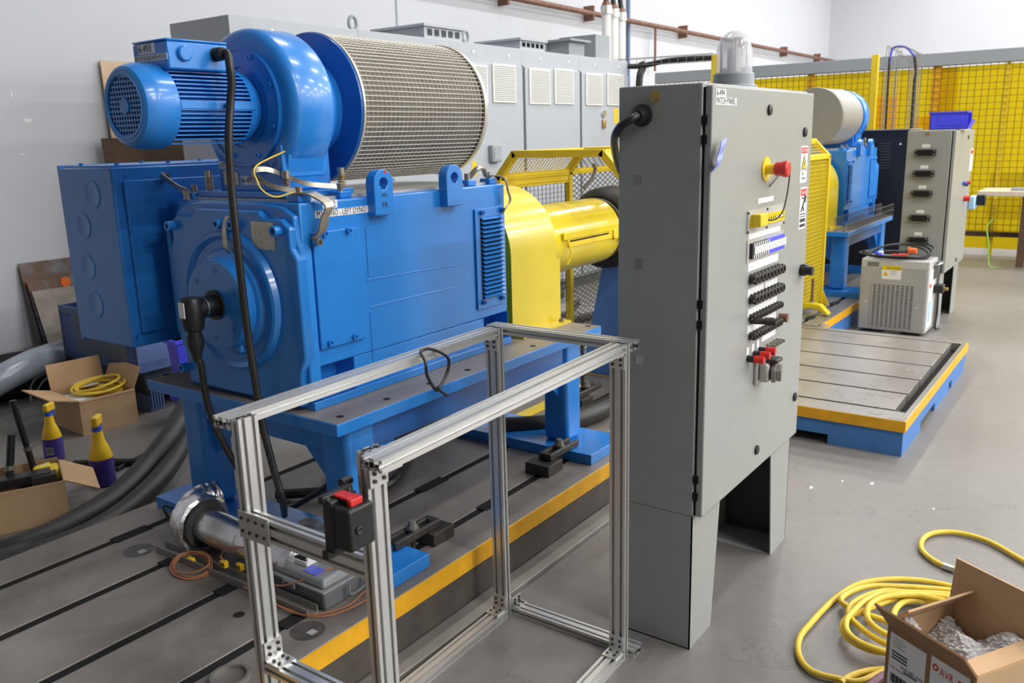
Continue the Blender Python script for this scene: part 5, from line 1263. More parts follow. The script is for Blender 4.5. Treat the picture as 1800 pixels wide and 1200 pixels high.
# ================================================================== things on the near bedplate
def toe_clamp(xs, xe, xblk, y, zf, lab, flip=1):
    T = thing('toe_clamp', ((xs+xe)/2, y, ZB), lab, 'clamp', 'bedplate toe clamps')
    m = MB(); w_ = .022; z0, z1 = zf+.001, zf+.03
    for s in (-1, 1): m.hexa([(xs, y+s*w_-.009, z0), (xe, y+s*w_-.009, z0), (xe, y+s*w_+.009, z0), (xs, y+s*w_+.009, z0), (xs, y+s*w_-.009, z1), (xe, y+s*w_-.009, z1), (xe, y+s*w_+.009, z1), (xs, y+s*w_+.009, z1)])
    m.box(min(xs, xe) if flip > 0 else max(xs, xe)-.03, (min(xs, xe)+.03) if flip > 0 else max(xs, xe), y-w_, y+w_, z0, z1)
    m.obj('strap', M['steel_dark'], T, bevel=.005)
    xm = (xs+xe)/2
    C((xm, y, ZB), (xm, y, z1+.004), .009, n=10).obj('stud', M['steel_dark'], T); C((xm, y, z1), (xm, y, z1+.008), .024, n=18).obj('washer', M['zinc'], T); bolt(T, (xm, y, z1+.008), '+z', .013, .022, M['alu_dark'], hexr=1)
    B(xblk, xblk+.11, y-.055, y+.062, ZB, zf).obj('heel_block', M['steel_dark'], T, bevel=.003)
toe_clamp(1.86, 2.09, 2.02, 1.862, ZB+.046, 'dark steel toe clamp with block beside the foot behind the frame post', -1)
toe_clamp(2.80, 3.03, 2.745, 1.868, ZB+.046, 'dark steel toe clamp with block on the right blue foot plate', 1)
toe_clamp(3.62, 3.85, 3.60, 2.22, ZB+.046, 'dark steel toe clamp with long stud seen between the frame posts', 1)
C((3.70, 2.22, ZB+.09), (3.70, 2.22, .62), .010, n=8).obj('threaded_stud', M['steel_dark'], None, label='upright dark threaded stud beside the far toe clamp', cat='stud')
B(3.3, 3.95, 2.33, 2.39, ZB, ZB+.012).obj('floor_marker', M['yellow_flat'], None, label='yellow strip lying on the bedplate behind the blue stand leg', cat='strip')
MB().tube([(3.0, 2.3, ZB+.05), (3.25, 2.06, ZB+.05), (3.6, 2.0, ZB+.05), (4.05, 2.05, ZB+.05), (4.18, 2.15, ZB+.05)], .048, n=14).obj('pipe_hose', M['rubber'], None, label='fat black hose lying on the bedplate right of the blue stand leg', cat='hose')
MB().tube([(2.3, 2.62, ZB+.06), (2.75, 2.60, ZB+.06), (3.0, 2.58, ZB+.06)], .055, n=14).obj('pipe_hose', M['rubber'], None, label='fat black hose under the near blue stand', cat='hose')
def duct():
    T = thing('foil_duct', (1.62, 2.3, ZB), 'foil-wrapped silver duct with elbow and flange on the bedplate below the stand', 'duct')
    a = at(352, 917, z=.285); b = at(512, 985, z=.27)
    d = (b-a).normalized()
    MB().lathe(a, d, [(.0, .055), (.06, .058), (.14, .059), (.145, .057), (.25, .058), (.253, .056), (.5, .057)], n=32).obj('straight_pipe', M['chrome'], T)
    fm = MB().lathe(a-d*.05, d, [(-.03, .055), (-.015, .075), (.0, .088), (.02, .094), (.05, .098), (.075, .100), (.08, .09), (.07, .06)], n=30)
    fm.v = [tuple(c_+random.uniform(-.0035, .0035) for c_ in q_) for q_ in fm.v]; fm.obj('foil_flange', M['foil'], T)
    MB().lathe(a+d*.026, d, [(0, .080), (.004, .082), (.012, .080), (.012, .058), (0, .058)], n=32, closed=True).obj('gasket_ring', M['panel_dark'], T)
    c = at(333, 900, z=.30); e2 = at(350, 878, z=.31); f = at(383, 868, z=.31)
    MB().tube([a-d*.05, c, e2, e2.lerp(f, .5), f], lambda t: .050+.0022*math.sin(t*34), n=22, sub=8).obj('elbow', M['chrome'], T)
    m = MB()
    for k in range(14):
        p = b+d*.02 + (at(545, 925, z=.30)-b)*(k/13)*.9; 
        m.lathe(p, (at(545, 925, z=.30)-b), [(-.004, .045), (0, .055), (.004, .045)], n=20, closed=True)
    m.obj('flex_section', M['foil'], T)
    MB().lathe(b-d*.01, d, [(0, .05), (.02, .066), (.05, .066), (.07, .05)], n=22).obj('foil_joint', M['foil'], T)
    for k in range(3):
        p = a-d*.09+Vector((0, .02, -.04)); MB().tube([p, p+Vector((-.03, .02, .03-.01*k)), p+Vector((-.035, .05, .07)), p+Vector((.0, .05, .05))], .003, n=5).obj('sensor_wire', M['cable'], T)
duct()
MB().prism([(0, 0), (.042, 0), (.042, .026), (.038, .026), (.038, .004), (.004, .004), (.004, .026), (0, .026)], lambda u, v, t: (1.475+u, t, ZB+v), 1.83, 2.60).obj('steel_channel', M['alu_dark'], None, label='grey steel channel lying across the bedplate under the foil duct', cat='channel')
def coil():
    c = at(336, 990, z=.22); m = MB()
    for k in range(7):
        r1 = .075+random.uniform(-.006, .006); r2 = .055+random.uniform(-.006, .006); ph = random.uniform(0, 6)
        m.tube([c+Vector((r2*math.cos(a)*.95, r1*math.sin(a), -.018+.003*k+.012*math.sin(a+ph)+.02*math.cos(a))) for a in [2*math.pi*i/14 for i in range(14)]], .0028, n=5, closed=True, sub=3)
    T = thing('thermocouple_coil', tuple(c-Vector((0, 0, .022))), 'coil of thin brown thermocouple wire with yellow plug on the bedplate', 'wire coil')
    m.obj('coil', M['wire_brown'], T)
    p = at(334, 980, z=.22); B(p.x-.008, p.x+.008, p.y-.02, p.y+.01, .205, .222).obj('yellow_plug', M['bottle_yellow'], T, bevel=.003)
coil()
for (px, py, lab) in ((394, 990, 'small yellow thermocouple plug dangling under the foil duct, left one'), (422, 995, 'square yellow thermocouple socket under the foil duct beside the frame post')):
    p = at(px, py, z=.235)
    T = thing('thermocouple_plug', (p.x, p.y, .222), lab, 'plug')
    B(p.x-.008, p.x+.008, p.y-.014, p.y+.014, .222, .245).obj('shell', M['bottle_yellow'], T, bevel=.003)
    for s in (-.005, .005): B(p.x-.0095, p.x-.008, p.y+s-.002, p.y+s+.002, .228, .24).obj('pin_slot', M['ink'], T)
p = at(420, 975, z=.26); MB().tube([at(435, 962, z=.33), at(405, 962, z=.31), at(388, 975, z=.26), at(394, 988, z=.24)], .0026, n=5).obj('thermocouple_wire', M['wire_brown'], None, label='short brown wire looping from duct to yellow plug', cat='wire')
def toolbox():
    x0, x1, y0, y1, z0, z1 = 1.522, 1.70, 1.805, 2.05, ZB, .258
    T = thing('toolbox', (1.61, 1.93, z0), 'grey plastic toolbox with blue tape on its lid on the bedplate', 'toolbox')
    MB().hexa([(x0+.008, y0+.008, z0), (x1-.008, y0+.008, z0), (x1-.008, y1-.008, z0), (x0+.008, y1-.008, z0), (x0, y0, z1), (x1, y0, z1), (x1, y1, z1), (x0, y1, z1)]).obj('tub', M['toolbox'], T, bevel=.008)
    B(x0-.006, x1+.006, y0-.006, y1+.006, z1, z1+.008).obj('rim', M['toolbox_lid'], T, bevel=.003)
    MB().hexa([(x0+.004, y0+.004, z1+.008), (x1-.03, y0+.004, z1+.008), (x1-.03, y1-.004, z1+.008), (x0+.004, y1-.004, z1+.008), (x0+.014, y0+.016, z1+.036), (x1-.04, y0+.016, z1+.036), (x1-.04, y1-.016, z1+.036), (x0+.014, y1-.016, z1+.036)]).obj('lid', M['toolbox_lid'], T, bevel=.009, seg=3)
    l = MB(); l.box(x0-.010, x0-.004, 1.925, 1.98, z1-.016, z1+.004); l.obj('latch', M['toolbox_lid'], T, bevel=.002)
    B(x0-.0105, x0-.0095, 1.94, 1.968, z1-.011, z1-.003).obj('latch_slot', M['panel_dark'], T)
    MB().tube([(x1-.03, y0-.012, z1-.005), (x1-.03, y0-.02, z1-.03), (x1-.09, y0-.02, z1-.035), (x1-.09, y0-.012, z1-.005)], .004, n=6).obj('handle', M['toolbox'], T)
    B(x0+.02, x0+.06, y0+.05, y0+.11, z1+.0362, z1+.0375).obj('blue_tape', M['tape_blue'], T)
    return z1+.036
zl = toolbox()
def module():
    x, y = 1.585, 1.955
    T = thing('relay_module', (x, y, zl), 'small white and black electronic module sitting on the toolbox lid', 'module')
    B(x-.022, x+.022, y-.035, y+.035, zl+.0005, zl+.016).obj('shell', M['white'], T, bevel=.002); B(x-.02, x+.02, y-.024, y+.024, zl+.016, zl+.022).obj('top', M['black'], T, bevel=.001)
    for yy in (y-.032, y+.032): B(x-.018, x+.018, yy-.004, yy+.004, zl+.012, zl+.026).obj('terminal_block', M['white'], T)
module()
m = MB()
m.tube([(1.70, 1.80, zl-.02), (1.60, 1.84, zl+.004), (1.53, 1.90, zl-.02), (1.50, 1.98, zl-.05), (1.50, 2.06, zl-.05)], .0028, n=5)
m.tube([(1.62, 2.07, zl), (1.52, 2.06, zl-.02), (1.47, 2.0, ZB+.03), (1.46, 1.90, ZB+.012), (1.50, 1.79, ZB+.008), (1.60, 1.755, ZB+.006), (1.70, 1.77, ZB+.008), (1.73, 1.80, ZB+.06), (1.72, 1.83, ZB+.09)], .0028, n=5)
m.tube([(1.46, 2.1, ZB+.03), (1.465, 1.98, ZB+.01), (1.49, 1.83, ZB+.006), (1.58, 1.775, ZB+.006), (1.66, 1.79, ZB+.006), (1.70, 1.77, ZB+.03)], .0028, n=5)
m.obj('thermocouple_lead', M['wire_brown'], None, label='loose brown wires trailing around the grey toolbox', cat='wire')
# ================================================================== black hoses, left
m = MB(); m.tube([Vector((.2, 3.30, .053)), Vector((.75, 3.36, .053)), at(-40, 985, z=.055), at(40, 960, z=.055), at(120, 925, z=.055), at(200, 875, z=.06), at(255, 822, z=.10), at(300, 765, z=.18), at(335, 700, z=.26), at(360, 640, z=.30)], .052, n=18)
m.obj('power_hose', M['rubber'], None, label='thick black hose sweeping up from the left edge behind the stand, upper one', cat='hose', group='thick black hoses')
m = MB(); m.tube([Vector((.2, 3.16, .047)), Vector((.75, 3.22, .047)), at(-40, 1010, z=.048), at(60, 975, z=.048), at(160, 935, z=.048), at(240, 880, z=.055), at(300, 815, z=.10), at(340, 740, z=.16)], .046, n=18)
m.obj('power_hose', M['rubber'], None, label='thick black hose in the floor curve nearest the bedplate, lower one', cat='hose', group='thick black hoses')
m = MB(); m.tube([at(130, 815, z=.02), at(190, 812, z=.02), at(250, 810, z=.02), at(290, 795, z=.02)], .018, n=10); m.obj('thin_hose', M['rubber'], None, label='thin black hose on the floor behind the purple spray bottle', cat='hose')
m = MB(); m.tube([at(205, 825, z=.012), at(240, 805, z=.012), at(300, 780, z=.012), at(340, 770, z=.012)], .010, n=8); m.obj('thin_cable', M['cable'], None, label='black cable crossing the floor beside the purple spray bottle', cat='cable')
# cables under the stand
m = MB(); m.tube([(1.95, 2.45, ZB+.02), (1.97, 2.3, ZB+.12), (2.05, 2.2, ZB+.22), (2.15, 2.3, ZB+.2), (2.2, 2.5, ZB+.02)], .011, n=8); m.tube([(2.0, 2.6, ZB+.02), (2.1, 2.45, ZB+.03), (2.3, 2.3, ZB+.02), (2.6, 2.45, ZB+.02)], .02, n=8)
m.obj('stand_cables', M['cable'], None, label='tangled black cables on the bedplate under the near stand', cat='cable')
m = MB(); m.tube([(4.5, 3.35, .03), (4.9, 3.1, .03), (5.4, 3.3, .03), (6.0, 3.15, .03)], .03, n=8); m.tube([(4.3, 3.2, .02), (4.8, 3.6, .02), (5.5, 3.5, .02), (6.1, 3.7, .02)], .02, n=8); m.tube([(4.2, 3.9, .02), (4.7, 3.95, .02), (5.6, 3.8, .03), (6.3, 4.0, .02)], .035, n=8)
for i in range(len(m.v)): m.v[i] = (m.v[i][0], m.v[i][1], m.v[i][2]+.183)
m.obj('floor_cables', M['rubber'], None, label='dark cables heaped on the floor seen through the mesh cage', cat='cable')
# ================================================================== cardboard boxes
def open_box(name, label, cx, cy, ang, L, W, H, flaps, mt='card', z0=0.0):
    """flaps: dict side -> (length, outward tilt deg from vertical-up; 90=horizontal out)"""
    T = thing(name, (cx, cy, z0), label, 'box', None)
    ca, sa = math.cos(ang), math.sin(ang); U = Vector((ca, sa, 0)); V = Vector((-sa, ca, 0)); O = Vector((cx, cy, z0)); Zv = Vector((0, 0, 1)); t = .003
    m = MB(); m.obox(O+Zv*t, U, V, Zv, L/2, W/2, t)
    m.obj('bottom', M['card_dark'], T)
    for key, n_, s_, hl, hw in (('-v', -V, U, L/2, W/2), ('+v', V, U, L/2, W/2), ('-u', -U, V, W/2, L/2), ('+u', U, V, W/2, L/2)):
        MB().obox(O+n_*hw+Zv*H/2, s_, n_, Zv, hl+(t if 'v' in key else -t), t, H/2).obj('side_wall', M[mt], T)
        if key in flaps:
            fl, tl = flaps[key]; r = math.radians(tl); d = Zv*math.cos(r)+n_*math.sin(r); nn = n_*math.cos(r)-Zv*math.sin(r)
            MB().obox(O+n_*hw+Zv*H+d*fl/2, s_, nn, d, hl*.985, t, fl/2).obj('flap', M[mt], T)
    return T, O, U, V
# box with yellow cable
a = at(148, 766, z=0); b = at(243, 740, z=0); c = at(98, 722, z=0)
u = (b-a).normalized(); L1 = (b-a).length; ang = math.atan2(u.y, u.x); v = Vector((-u.y, u.x, 0)); W1 = .36
ctr = a+u*L1/2+v*W1/2
T, O, U, V = open_box('cardboard_box', 'open cardboard box holding coiled yellow cable on the floor by the crates', ctr.x, ctr.y, ang, L1, W1, .20, {'+v': (.15, 12), '+u': (.13, 25), '-u': (.16, 75), '-v': (.01, 160)})
m = MB()
for k in range(9):
    r1 = .14+random.uniform(-.025, .01); cc = ctr+Vector((.03, -.02, .14+.012*k))
    m.tube([cc+Vector((r1*math.cos(t), r1*.8*math.sin(t), .018*math.sin(t+k))) for t in [2*math.pi*i/14 for i in range(14)]], .008, n=7, closed=True, sub=3)
m.obj('yellow_cable_coil', M['hose_yellow'], None, label='coil of yellow cable inside the open box by the crates', cat='cable')
m = MB(); m.obox(ctr+Vector((-.10, -.02, .185)), U, V, (0, .3, 1), .07, .08, .006); m.obox(ctr+Vector((.03, .12, .21)), U, V, (.2, -.6, 1), .05, .06, .005); m.obj('paper_sheet', M['white'], None, label='crumpled white paper tucked beside the yellow cable coil', cat='paper', bevel=.002)
# tool box at the left edge
a = at(123, 913, z=.0); b = at(0, 940, z=.0)
u = (a-b).normalized(); ang = math.atan2(u.y, u.x); v = Vector((-u.y, u.x, 0)); L2, W2 = .44, .30
ctr2 = a-u*L2/2+v*W2/2
T, O, U, V = open_box('cardboard_box', 'open cardboard box full of clamps and tools at the left edge', ctr2.x, ctr2.y, ang, L2, W2, .18, {'+u': (.15, 118), '+v': (.012, 5)})
def clamp_tools():
    def P(u, v, z): return ctr2+U*u+V*v+Vector((0, 0, z))
    T = thing('bar_clamp', tuple(P(.0, -.02, .01)), 'black bar clamp with T handles sticking out of the tool box', 'clamp')
    MB().obox(P(.02, .0, .17), U, V, (0, 0, 1), .16, .035, .022).obj('jaw', M['black'], T, bevel=.004)
    MB().obox(P(.15, -.02, .155), U, V, (0, 0, 1), .05, .03, .03).obj('jaw_pad', M['steel_dark'], T, bevel=.004)
    a_ = at(30, 870, y=P(-.02, -.11, 0).y); C(P(-.06, -.10, .10), P(-.03, -.10, .20), .018, n=12).obj('screw_handle', M['alu_dark'], T)
    C(P(-.13, -.13, .185), P(-.06, -.10, .185), .015, n=12).obj('tee_bar', M['alu_dark'], T)
    C(P(.02, .03, .17), P(.055, .06, .36), .016, n=12).obj('bar', M['black'], T); MB().lathe(P(.028, .04, .21), (.1, .1, 1), [(0, .022), (.02, .022)], n=14).obj('collar', M['zinc'], T)
    T2 = thing('bar_clamp', tuple(P(.12, .08, .01)), 'tall black threaded rod clamp leaning in the tool box', 'clamp')
    C(P(.135, .07, .03), P(.08, .10, .50), .014, n=12).obj('rod', M['black'], T2); MB().lathe(P(.108, .085, .27), (-.1, .06, 1), [(0, .02), (.018, .02)], n=14).obj('nut', M['zinc'], T2)
    T3 = thing('yellow_tool', tuple(P(.16, .06, .01)), 'yellow plastic tool lying in the tool box', 'tool')
    MB().obox(P(.16, .07, .15), U+V*.2, V, (0, .3, 1), .065, .05, .03).obj('handle', M['yellow_flat'], T3, bevel=.02, seg=4); MB().obox(P(.15, .06, .185), U+V*.5, V, (0, .3, 1), .04, .018, .014).obj('grip', M['yellow'], T3, bevel=.008)
    MB().obox(P(.12, .02, .08), U, V, (0, 0, 1), .07, .04, .06).obj('body', M['steel_dark'], T3, bevel=.006)
clamp_tools()
def bottle(px, py, lab, rot, h=.31):
    p = at(px, py, z=0); x, y = p.x, p.y
    T = thing('spray_bottle', (x, y, 0), lab, 'bottle', 'purple and yellow spray bottles')
    s = h/.31
    MB().lathe((x, y, 0), (0, 0, 1), [(0, .042*s), (.006*s, .05*s), (.10*s, .05*s), (.125*s, .048*s)], n=26).obj('lower_body', M['purple'], T)
    MB().lathe((x, y, .122*s), (0, 0, 1), [(0, .0485*s), (.002*s, .049*s), (.05*s, .036*s), (.075*s, .026*s), (.12*s, .02*s)], n=26).obj('upper_body', M['bottle_yellow'], T)
    C((x, y, .232*s), (x, y, .262*s), .020*s, n=16).obj('cap', M['blue_ink'], T)
    ca, sa = math.cos(rot), math.sin(rot); d = Vector((ca, sa, 0)); q = Vector((-sa, ca, 0))
    MB().obox(Vector((x, y, .285*s))+d*.012, d, q, (0, 0, 1), .036*s, .013*s, .022*s).obj('spray_head', M['bottle_yellow'], T, bevel=.008, seg=3)
    MB().obox(Vector((x, y, .255*s))+d*.036, d, q, (.3*ca, .3*sa, 1), .007*s, .009*s, .026*s).obj('trigger', M['blue_ink'], T, bevel=.003)
    n_ = Vector((-.72, -.69, 0)); r_ = Vector((n_.y, -n_.x, 0))*-1
    MB().obox(Vector((x, y, .06*s))+n_*.0505, (-n_.y, n_.x, 0), n_, (0, 0, 1), .017, .0006, .02).obj('barcode_label', M['paper_grey'], T)
    for k in range(7): MB().obox(Vector((x, y, .062*s))+n_*.0514+Vector((-n_.y, n_.x, 0))*(-.013+.0043*k), (-n_.y, n_.x, 0), n_, (0, 0, 1), .0009, .0003, .014).obj('bar', M['ink'], T)
bottle(184, 850, 'purple and yellow spray bottle with barcode standing right of the tool box', .75, .34)
bottle(97, 806, 'purple and yellow spray bottle half hidden behind the tool box', .5, .30)
# ================================================================== crates, bag, sheets on the left
def crates():
    x0, x1, y0, y1 = 2.72, 3.35, 4.66, 5.5
    T = thing('pallet_tote', (3.03, 5.08, 0), 'grey-blue plastic bulk tote on feet under the mesh-sided crate', 'tote')
    MB().hexa([(x0+.03, y0+.02, .10), (x1, y0+.02, .10), (x1, y1, .10), (x0+.03, y1, .10), (x0-.02, y0, .265), (x1, y0, .265), (x1, y1, .265), (x0-.02, y1, .265)]).obj('tub', M['crate_grey'], T, bevel=.006)
    for xx in (x0+.02, (x0+x1)/2-.05, x1-.14):
        for yy in (y0+.02, y1-.16): B(xx, xx+.10, yy, yy+.14, 0, .10).obj('foot', M['tote'], T, bevel=.004)
    for k in range(5): B(x0+.03+k*.018, x0+.038+k*.018, y0+.008, y0+.02, .02, .22).obj('rib', M['tote'], T)
    T2 = thing('mesh_crate', (3.0, 5.15, .266), 'dark blue-grey collapsible crate with mesh corners stacked on the tote', 'crate')
    a = at(112, 630, x=2.70); X = 2.66; ya, yb, za, zb = 4.62, 5.44, .268, .60
    # tilted front wall built as frame, panel and corner meshes
    B(X, X+.015, ya, yb, za-.02+.021, za+.05).obj('bottom_band', M['crate'], T2); B(X, X+.015, ya, yb, zb-.04, zb).obj('top_band', M['crate'], T2)
    B(X+.004, X+.012, ya+.10, yb-.14, za+.05, zb-.04).obj('panel', M['crate_grey'], T2)
    m = MB(); grid(m, (X+.008, ya, za+.04), (0, 1, 0), (0, 0, 1), .10, zb-za-.08, .02, .02, .0035); grid(m, (X+.008, yb-.14, za+.04), (0, 1, 0), (0, 0, 1), .14, zb-za-.08, .02, .02, .0035); m.obj('corner_mesh', M['crate'], T2, kind='stuff')
    B(X, X+.6, ya-.012, ya, za, zb).obj('side_wall', M['tote'], T2); B(X, X+.6, yb, yb+.012, za, zb).obj('side_wall', M['crate'], T2); B(X+.588, X+.6, ya, yb, za, zb).obj('side_wall', M['crate'], T2); B(X+.015, X+.588, ya, yb, za, za+.01).obj('bottom', M['crate'], T2)
    # violet-blue bins peeking out
    T3 = thing('parts_bin', (3.02, 5.35, .28), 'violet-blue plastic bin standing in the mesh crate', 'bin')
    B(2.78, 3.0, 5.22, 5.42, .28, .76).obj('tub', M['bin_blue'], T3, bevel=.01); B(2.77, 3.01, 5.21, 5.43, .74, .76).obj('rim', M['bin_blue'], T3)
    for (px, py0, py1, lab) in ((322, 595, 645, 'violet-blue bin between the dyno and the tote, upper one'), (322, 690, 705, 'violet-blue bin edge under the stand corner, lower one')):
        a = at(px, 645, y=4.3); b = at(px, py0, y=4.3)
        z0 = 0 if py0 > 650 else .162
        T4 = thing('parts_bin', (a.x+.1, 4.45, z0), lab, 'bin')
        zt = .16 if z0 == 0 else b.z
        MB().hexa([(a.x-.02, 4.3, z0), (a.x+.2, 4.3, z0), (a.x+.2, 4.36, z0), (a.x-.02, 4.36, z0), (a.x-.04, 4.28, zt), (a.x+.22, 4.28, zt), (a.x+.22, 4.38, zt), (a.x-.04, 4.38, zt)]).obj('tub', M['bin_blue'], T4, bevel=.005)
        B(a.x-.05, a.x+.23, 4.27, 4.39, zt-.02, zt).obj('rim', M['bin_blue'], T4)
crates()
def bag():
    p = Vector((2.50, 5.79, 0))
    T = thing('duffel_bag', tuple(p), 'black duffel bag with grey strap lying by the back wall', 'bag')
    m = MB(); vs_ = []; nU, nV = 24, 14
    for j in range(nV+1):
        ph = math.pi*j/nV
        for i in range(nU):
            th = 2*math.pi*i/nU
            def sp(c, e): return math.copysign(abs(c)**e, c)
            x = .42*sp(math.sin(ph), .7)*sp(math.cos(th), .7); y = .20*sp(math.sin(ph), .7)*sp(math.sin(th), .7); z = .13+.13*sp(math.cos(ph), .7)*(1-.12*math.sin(3*th))
            vs_.append(p+Vector((x, y, max(.001, z))))
    fs = [(j*nU+i, j*nU+(i+1) % nU, (j+1)*nU+(i+1) % nU, (j+1)*nU+i) for j in range(nV) for i in range(nU)]
    m._add(vs_, fs).obj('body', M['bag'], T)
    MB().ribbon([at(55, 705, y=5.50), at(54, 680, y=5.49), at(66, 662, y=5.50), at(95, 650, y=5.53), at(132, 648, y=5.57)], (.3, -.4, 1), .035, .006).obj('strap', M['grey_strap'], T)
    MB().ribbon([at(64, 690, y=5.49), at(78, 668, y=5.50), at(105, 655, y=5.53), at(132, 655, y=5.57)], (.3, -.4, 1), .02, .005).obj('piping', M['grey_strap'], T)
bag()
m = MB()
m.tube([at(-40, 690, y=5.40), at(10, 662, y=5.40), at(60, 637, y=5.45), at(110, 620, y=5.58), at(150, 612, y=5.75)], .085, n=22, sub=8)
m.obj('clear_duct_hose', M['ducthose'], None, label='fat grey clear-plastic duct hose resting across the black bag', cat='hose')
def leaning(name, px_pts, y_top, y_bot, lab, m_, th=.006):
    """board leaning on the back wall; given photo corners TL, TR at top"""
    (tl, tr, zbot) = px_pts
    a = at(*tl, y=y_top); b = at(*tr, y=y_top); zt = (a.z+b.z)/2
    MB().hexa([(a.x, y_bot-th, zbot), (b.x, y_bot-th, zbot), (b.x, y_bot, zbot), (a.x, y_bot, zbot), (a.x, y_top-th, zt), (b.x, y_top-th, zt), (b.x, y_top, zt), (a.x, y_top, zt)]).obj(name, m_, None, label=lab, cat='board')
leaning('steel_sheet', ((31, 463), (150, 449), 0), YB-.02, YB-.20, 'tall rusty steel sheet leaning on the back wall left of the blue junction box', M['sheet_rust'])
leaning('steel_sheet', ((46, 497), (150, 478), 0), YB-.08, YB-.28, 'middle rusty steel sheet with red spot leaning on the wall', M['sheet_rust'])
leaning('steel_sheet', ((55, 513), (150, 498), 0), YB-.12, YB-.33, 'front grey steel sheet with dark stains leaning on the wall', M['sheet_grey'])
p = at(113, 495, y=YB-.09); C((p.x, YB-.11, p.z), (p.x, YB-.095, p.z), .035, n=16).obj('red_sticker', M['orange'], None, label='round red sticker on the leaning steel sheet', cat='sticker')
leaning('plywood_sheet', ((174, 107), (420, 120), 0), YB-.02, YB-.12, 'pale plywood sheet standing against the back wall behind the blower motor', M['ply'], .015)
leaning('wood_panel', ((177, 243), (330, 241), 0), YB-.15, YB-.3, 'dark stained wood panel leaning in front of the plywood', M['wood_dark'], .02)
# ================================================================== right foreground: AVR box, yellow hose
def avr():
    H = .28; A = at(1563, 1094, z=H); Bp = at(1716, 1190, z=H)
    u = (Bp-A); u.z = 0; W = u.length; u.normalize(); v = Vector((-u.y, u.x, 0)); Lv = .235; Zv = Vector((0, 0, 1)); t = .003
    A0 = Vector((A.x, A.y, 0)); c = A0+u*W/2+v*Lv/2
    T = thing('cardboard_box', tuple(c), 'open cardboard shipping box with red AVR logo and bubble wrap, bottom right corner', 'box')
    MB().obox(c+Zv*t, u, v, Zv, W/2, Lv/2, t).obj('bottom', M['card_dark'], T)
    fr = MB().obox(A0+u*W/2+Zv*H/2, u, v, Zv, W/2, t, H/2).obj('side_wall', M['card_dark'], T)  # shaded front wall: the shade is put into a darker card colour
    MB().obox(A0+u*W/2+v*Lv+Zv*H/2, u, v, Zv, W/2, t, H/2).obj('side_wall', M['card'], T)
    MB().obox(A0+v*Lv/2+Zv*H/2, v, u, Zv, Lv/2, t, H/2).obj('side_wall', M['card'], T); MB().obox(A0+u*W+v*Lv/2+Zv*H/2, v, u, Zv, Lv/2, t, H/2).obj('side_wall', M['card'], T)
    def flap(p0, d0, ln, out, rise, fl, m_, ext=0):
        d = (Vector(out)*math.sin(rise)+Zv*math.cos(rise)); n = Vector(d0).cross(d)
        MB().obox(Vector(p0)+Vector(d0)*ln/2+d*fl/2, d0, n, d, ln/2+ext, .003, fl/2).obj('flap', m_, T)
    top = Zv*H
    flap(A0+top, u, W, -v, math.radians(38), .085, M['card_dark'], .004)  # front flap, its shade likewise put into the darker card colour
    flap(A0+v*Lv+top, u, W, v, math.radians(6), .125, M['card'], .012)
    flap(A0+top, v, Lv, -u, math.radians(-42), .085, M['card'])
    flap(A0+u*W+top, v, Lv, u, math.radians(-75), .045, M['card'])
    # labels on the -v face
    n = -v
    def lab(s0, s1, z0, z1, m_, name, d=.0035, par=None):
        return MB().obox(A0+u*((s0+s1)/2)+n*d+Zv*((z0+z1)/2), u, n, Zv, (s1-s0)/2, .0005, (z1-z0)/2).obj(name, m_, par or T)
    L = lab(.012, .125, .11, .262, M['label'], 'shipping_label')
    for k in range(4): lab(.02, .05+.012*(k % 2), .25-k*.008, .253-k*.008, M['paper_grey'], 'text_line', .0043, L)
    for k in range(3): lab(.02, .07, .21-k*.009, .214-k*.009, M['ink'], 'text_line', .0043, L)
    up = Zv; r = u
    text('WA 087 6-01', .013, A0+u*.05+n*.0048+Zv*.176, r, up, M['ink'], T); text('NET WEIGHT', .008, A0+u*.02+n*.0048+Zv*.163, r, up, M['ink'], T)
    for k in range(16): lab(.022+k*.004, .0238+k*.004+.001*(k % 3), .122, .148, M['ink'], 'barcode_bar', .0043, L)
    for k in range(12): lab(.062+k*.0035, .0635+k*.0035+.0008*(k % 2), .168, .174, M['ink'], 'barcode_bar', .0043, L)
    L2 = lab(.14, .250, .13, .268, M['label'], 'logo_label')
    text('AVR', .032, A0+u*.166+n*.0048+Zv*.228, r, up, M['red_ink'], T, sx=.68)
    MB().lathe(A0+u*.154+n*.0042+Zv*.242, n, [(0, .009), (.0008, .009)], n=18).obj('logo_mark', M['red_ink'], T); MB().lathe(A0+u*.155+n*.005+Zv*.243, n, [(0, .004), (.0006, .004)], n=12).obj('logo_mark', M['label'], T)
    for k in range(2): lab(.219, .246, .230+k*.010, .236+k*.010, M['red_ink'], 'logo_bar', .0043, L2)
    # bubble wrap
    m = MB(); nU, nV = 26, 26; vs_ = []
    for j in range(nV+1):
        for i in range(nU+1):
            a_, b_ = i/nU, j/nV
            z = .245+.03*math.sin(a_*5+1)*math.cos(b_*4)+.022*math.sin(b_*9+a_*7)+.008*random.random()
            vs_.append(A0+u*(.01+a_*(W-.02))+v*(.01+b_*(Lv-.02))+Zv*z)
    m._add(vs_, [(j*(nU+1)+i, j*(nU+1)+i+1, (j+1)*(nU+1)+i+1, (j+1)*(nU+1)+i) for j in range(nV) for i in range(nU)])
    for k in range(520):
        a_, b_ = random.random(), random.random(); i = int(a_*nU); j = int(b_*nV); q = vs_[j*(nU+1)+i]
        m.lathe(q, (random.uniform(-.3, .3), random.uniform(-.3, .3), 1), [(0, .0052), (.002, .0042), (.003, .0008)], n=7)
    w_ = m.obj('bubble_wrap', M['bubble'], None, label='crumpled clear bubble wrap inside the AVR shipping box', cat='bubble wrap')
avr()
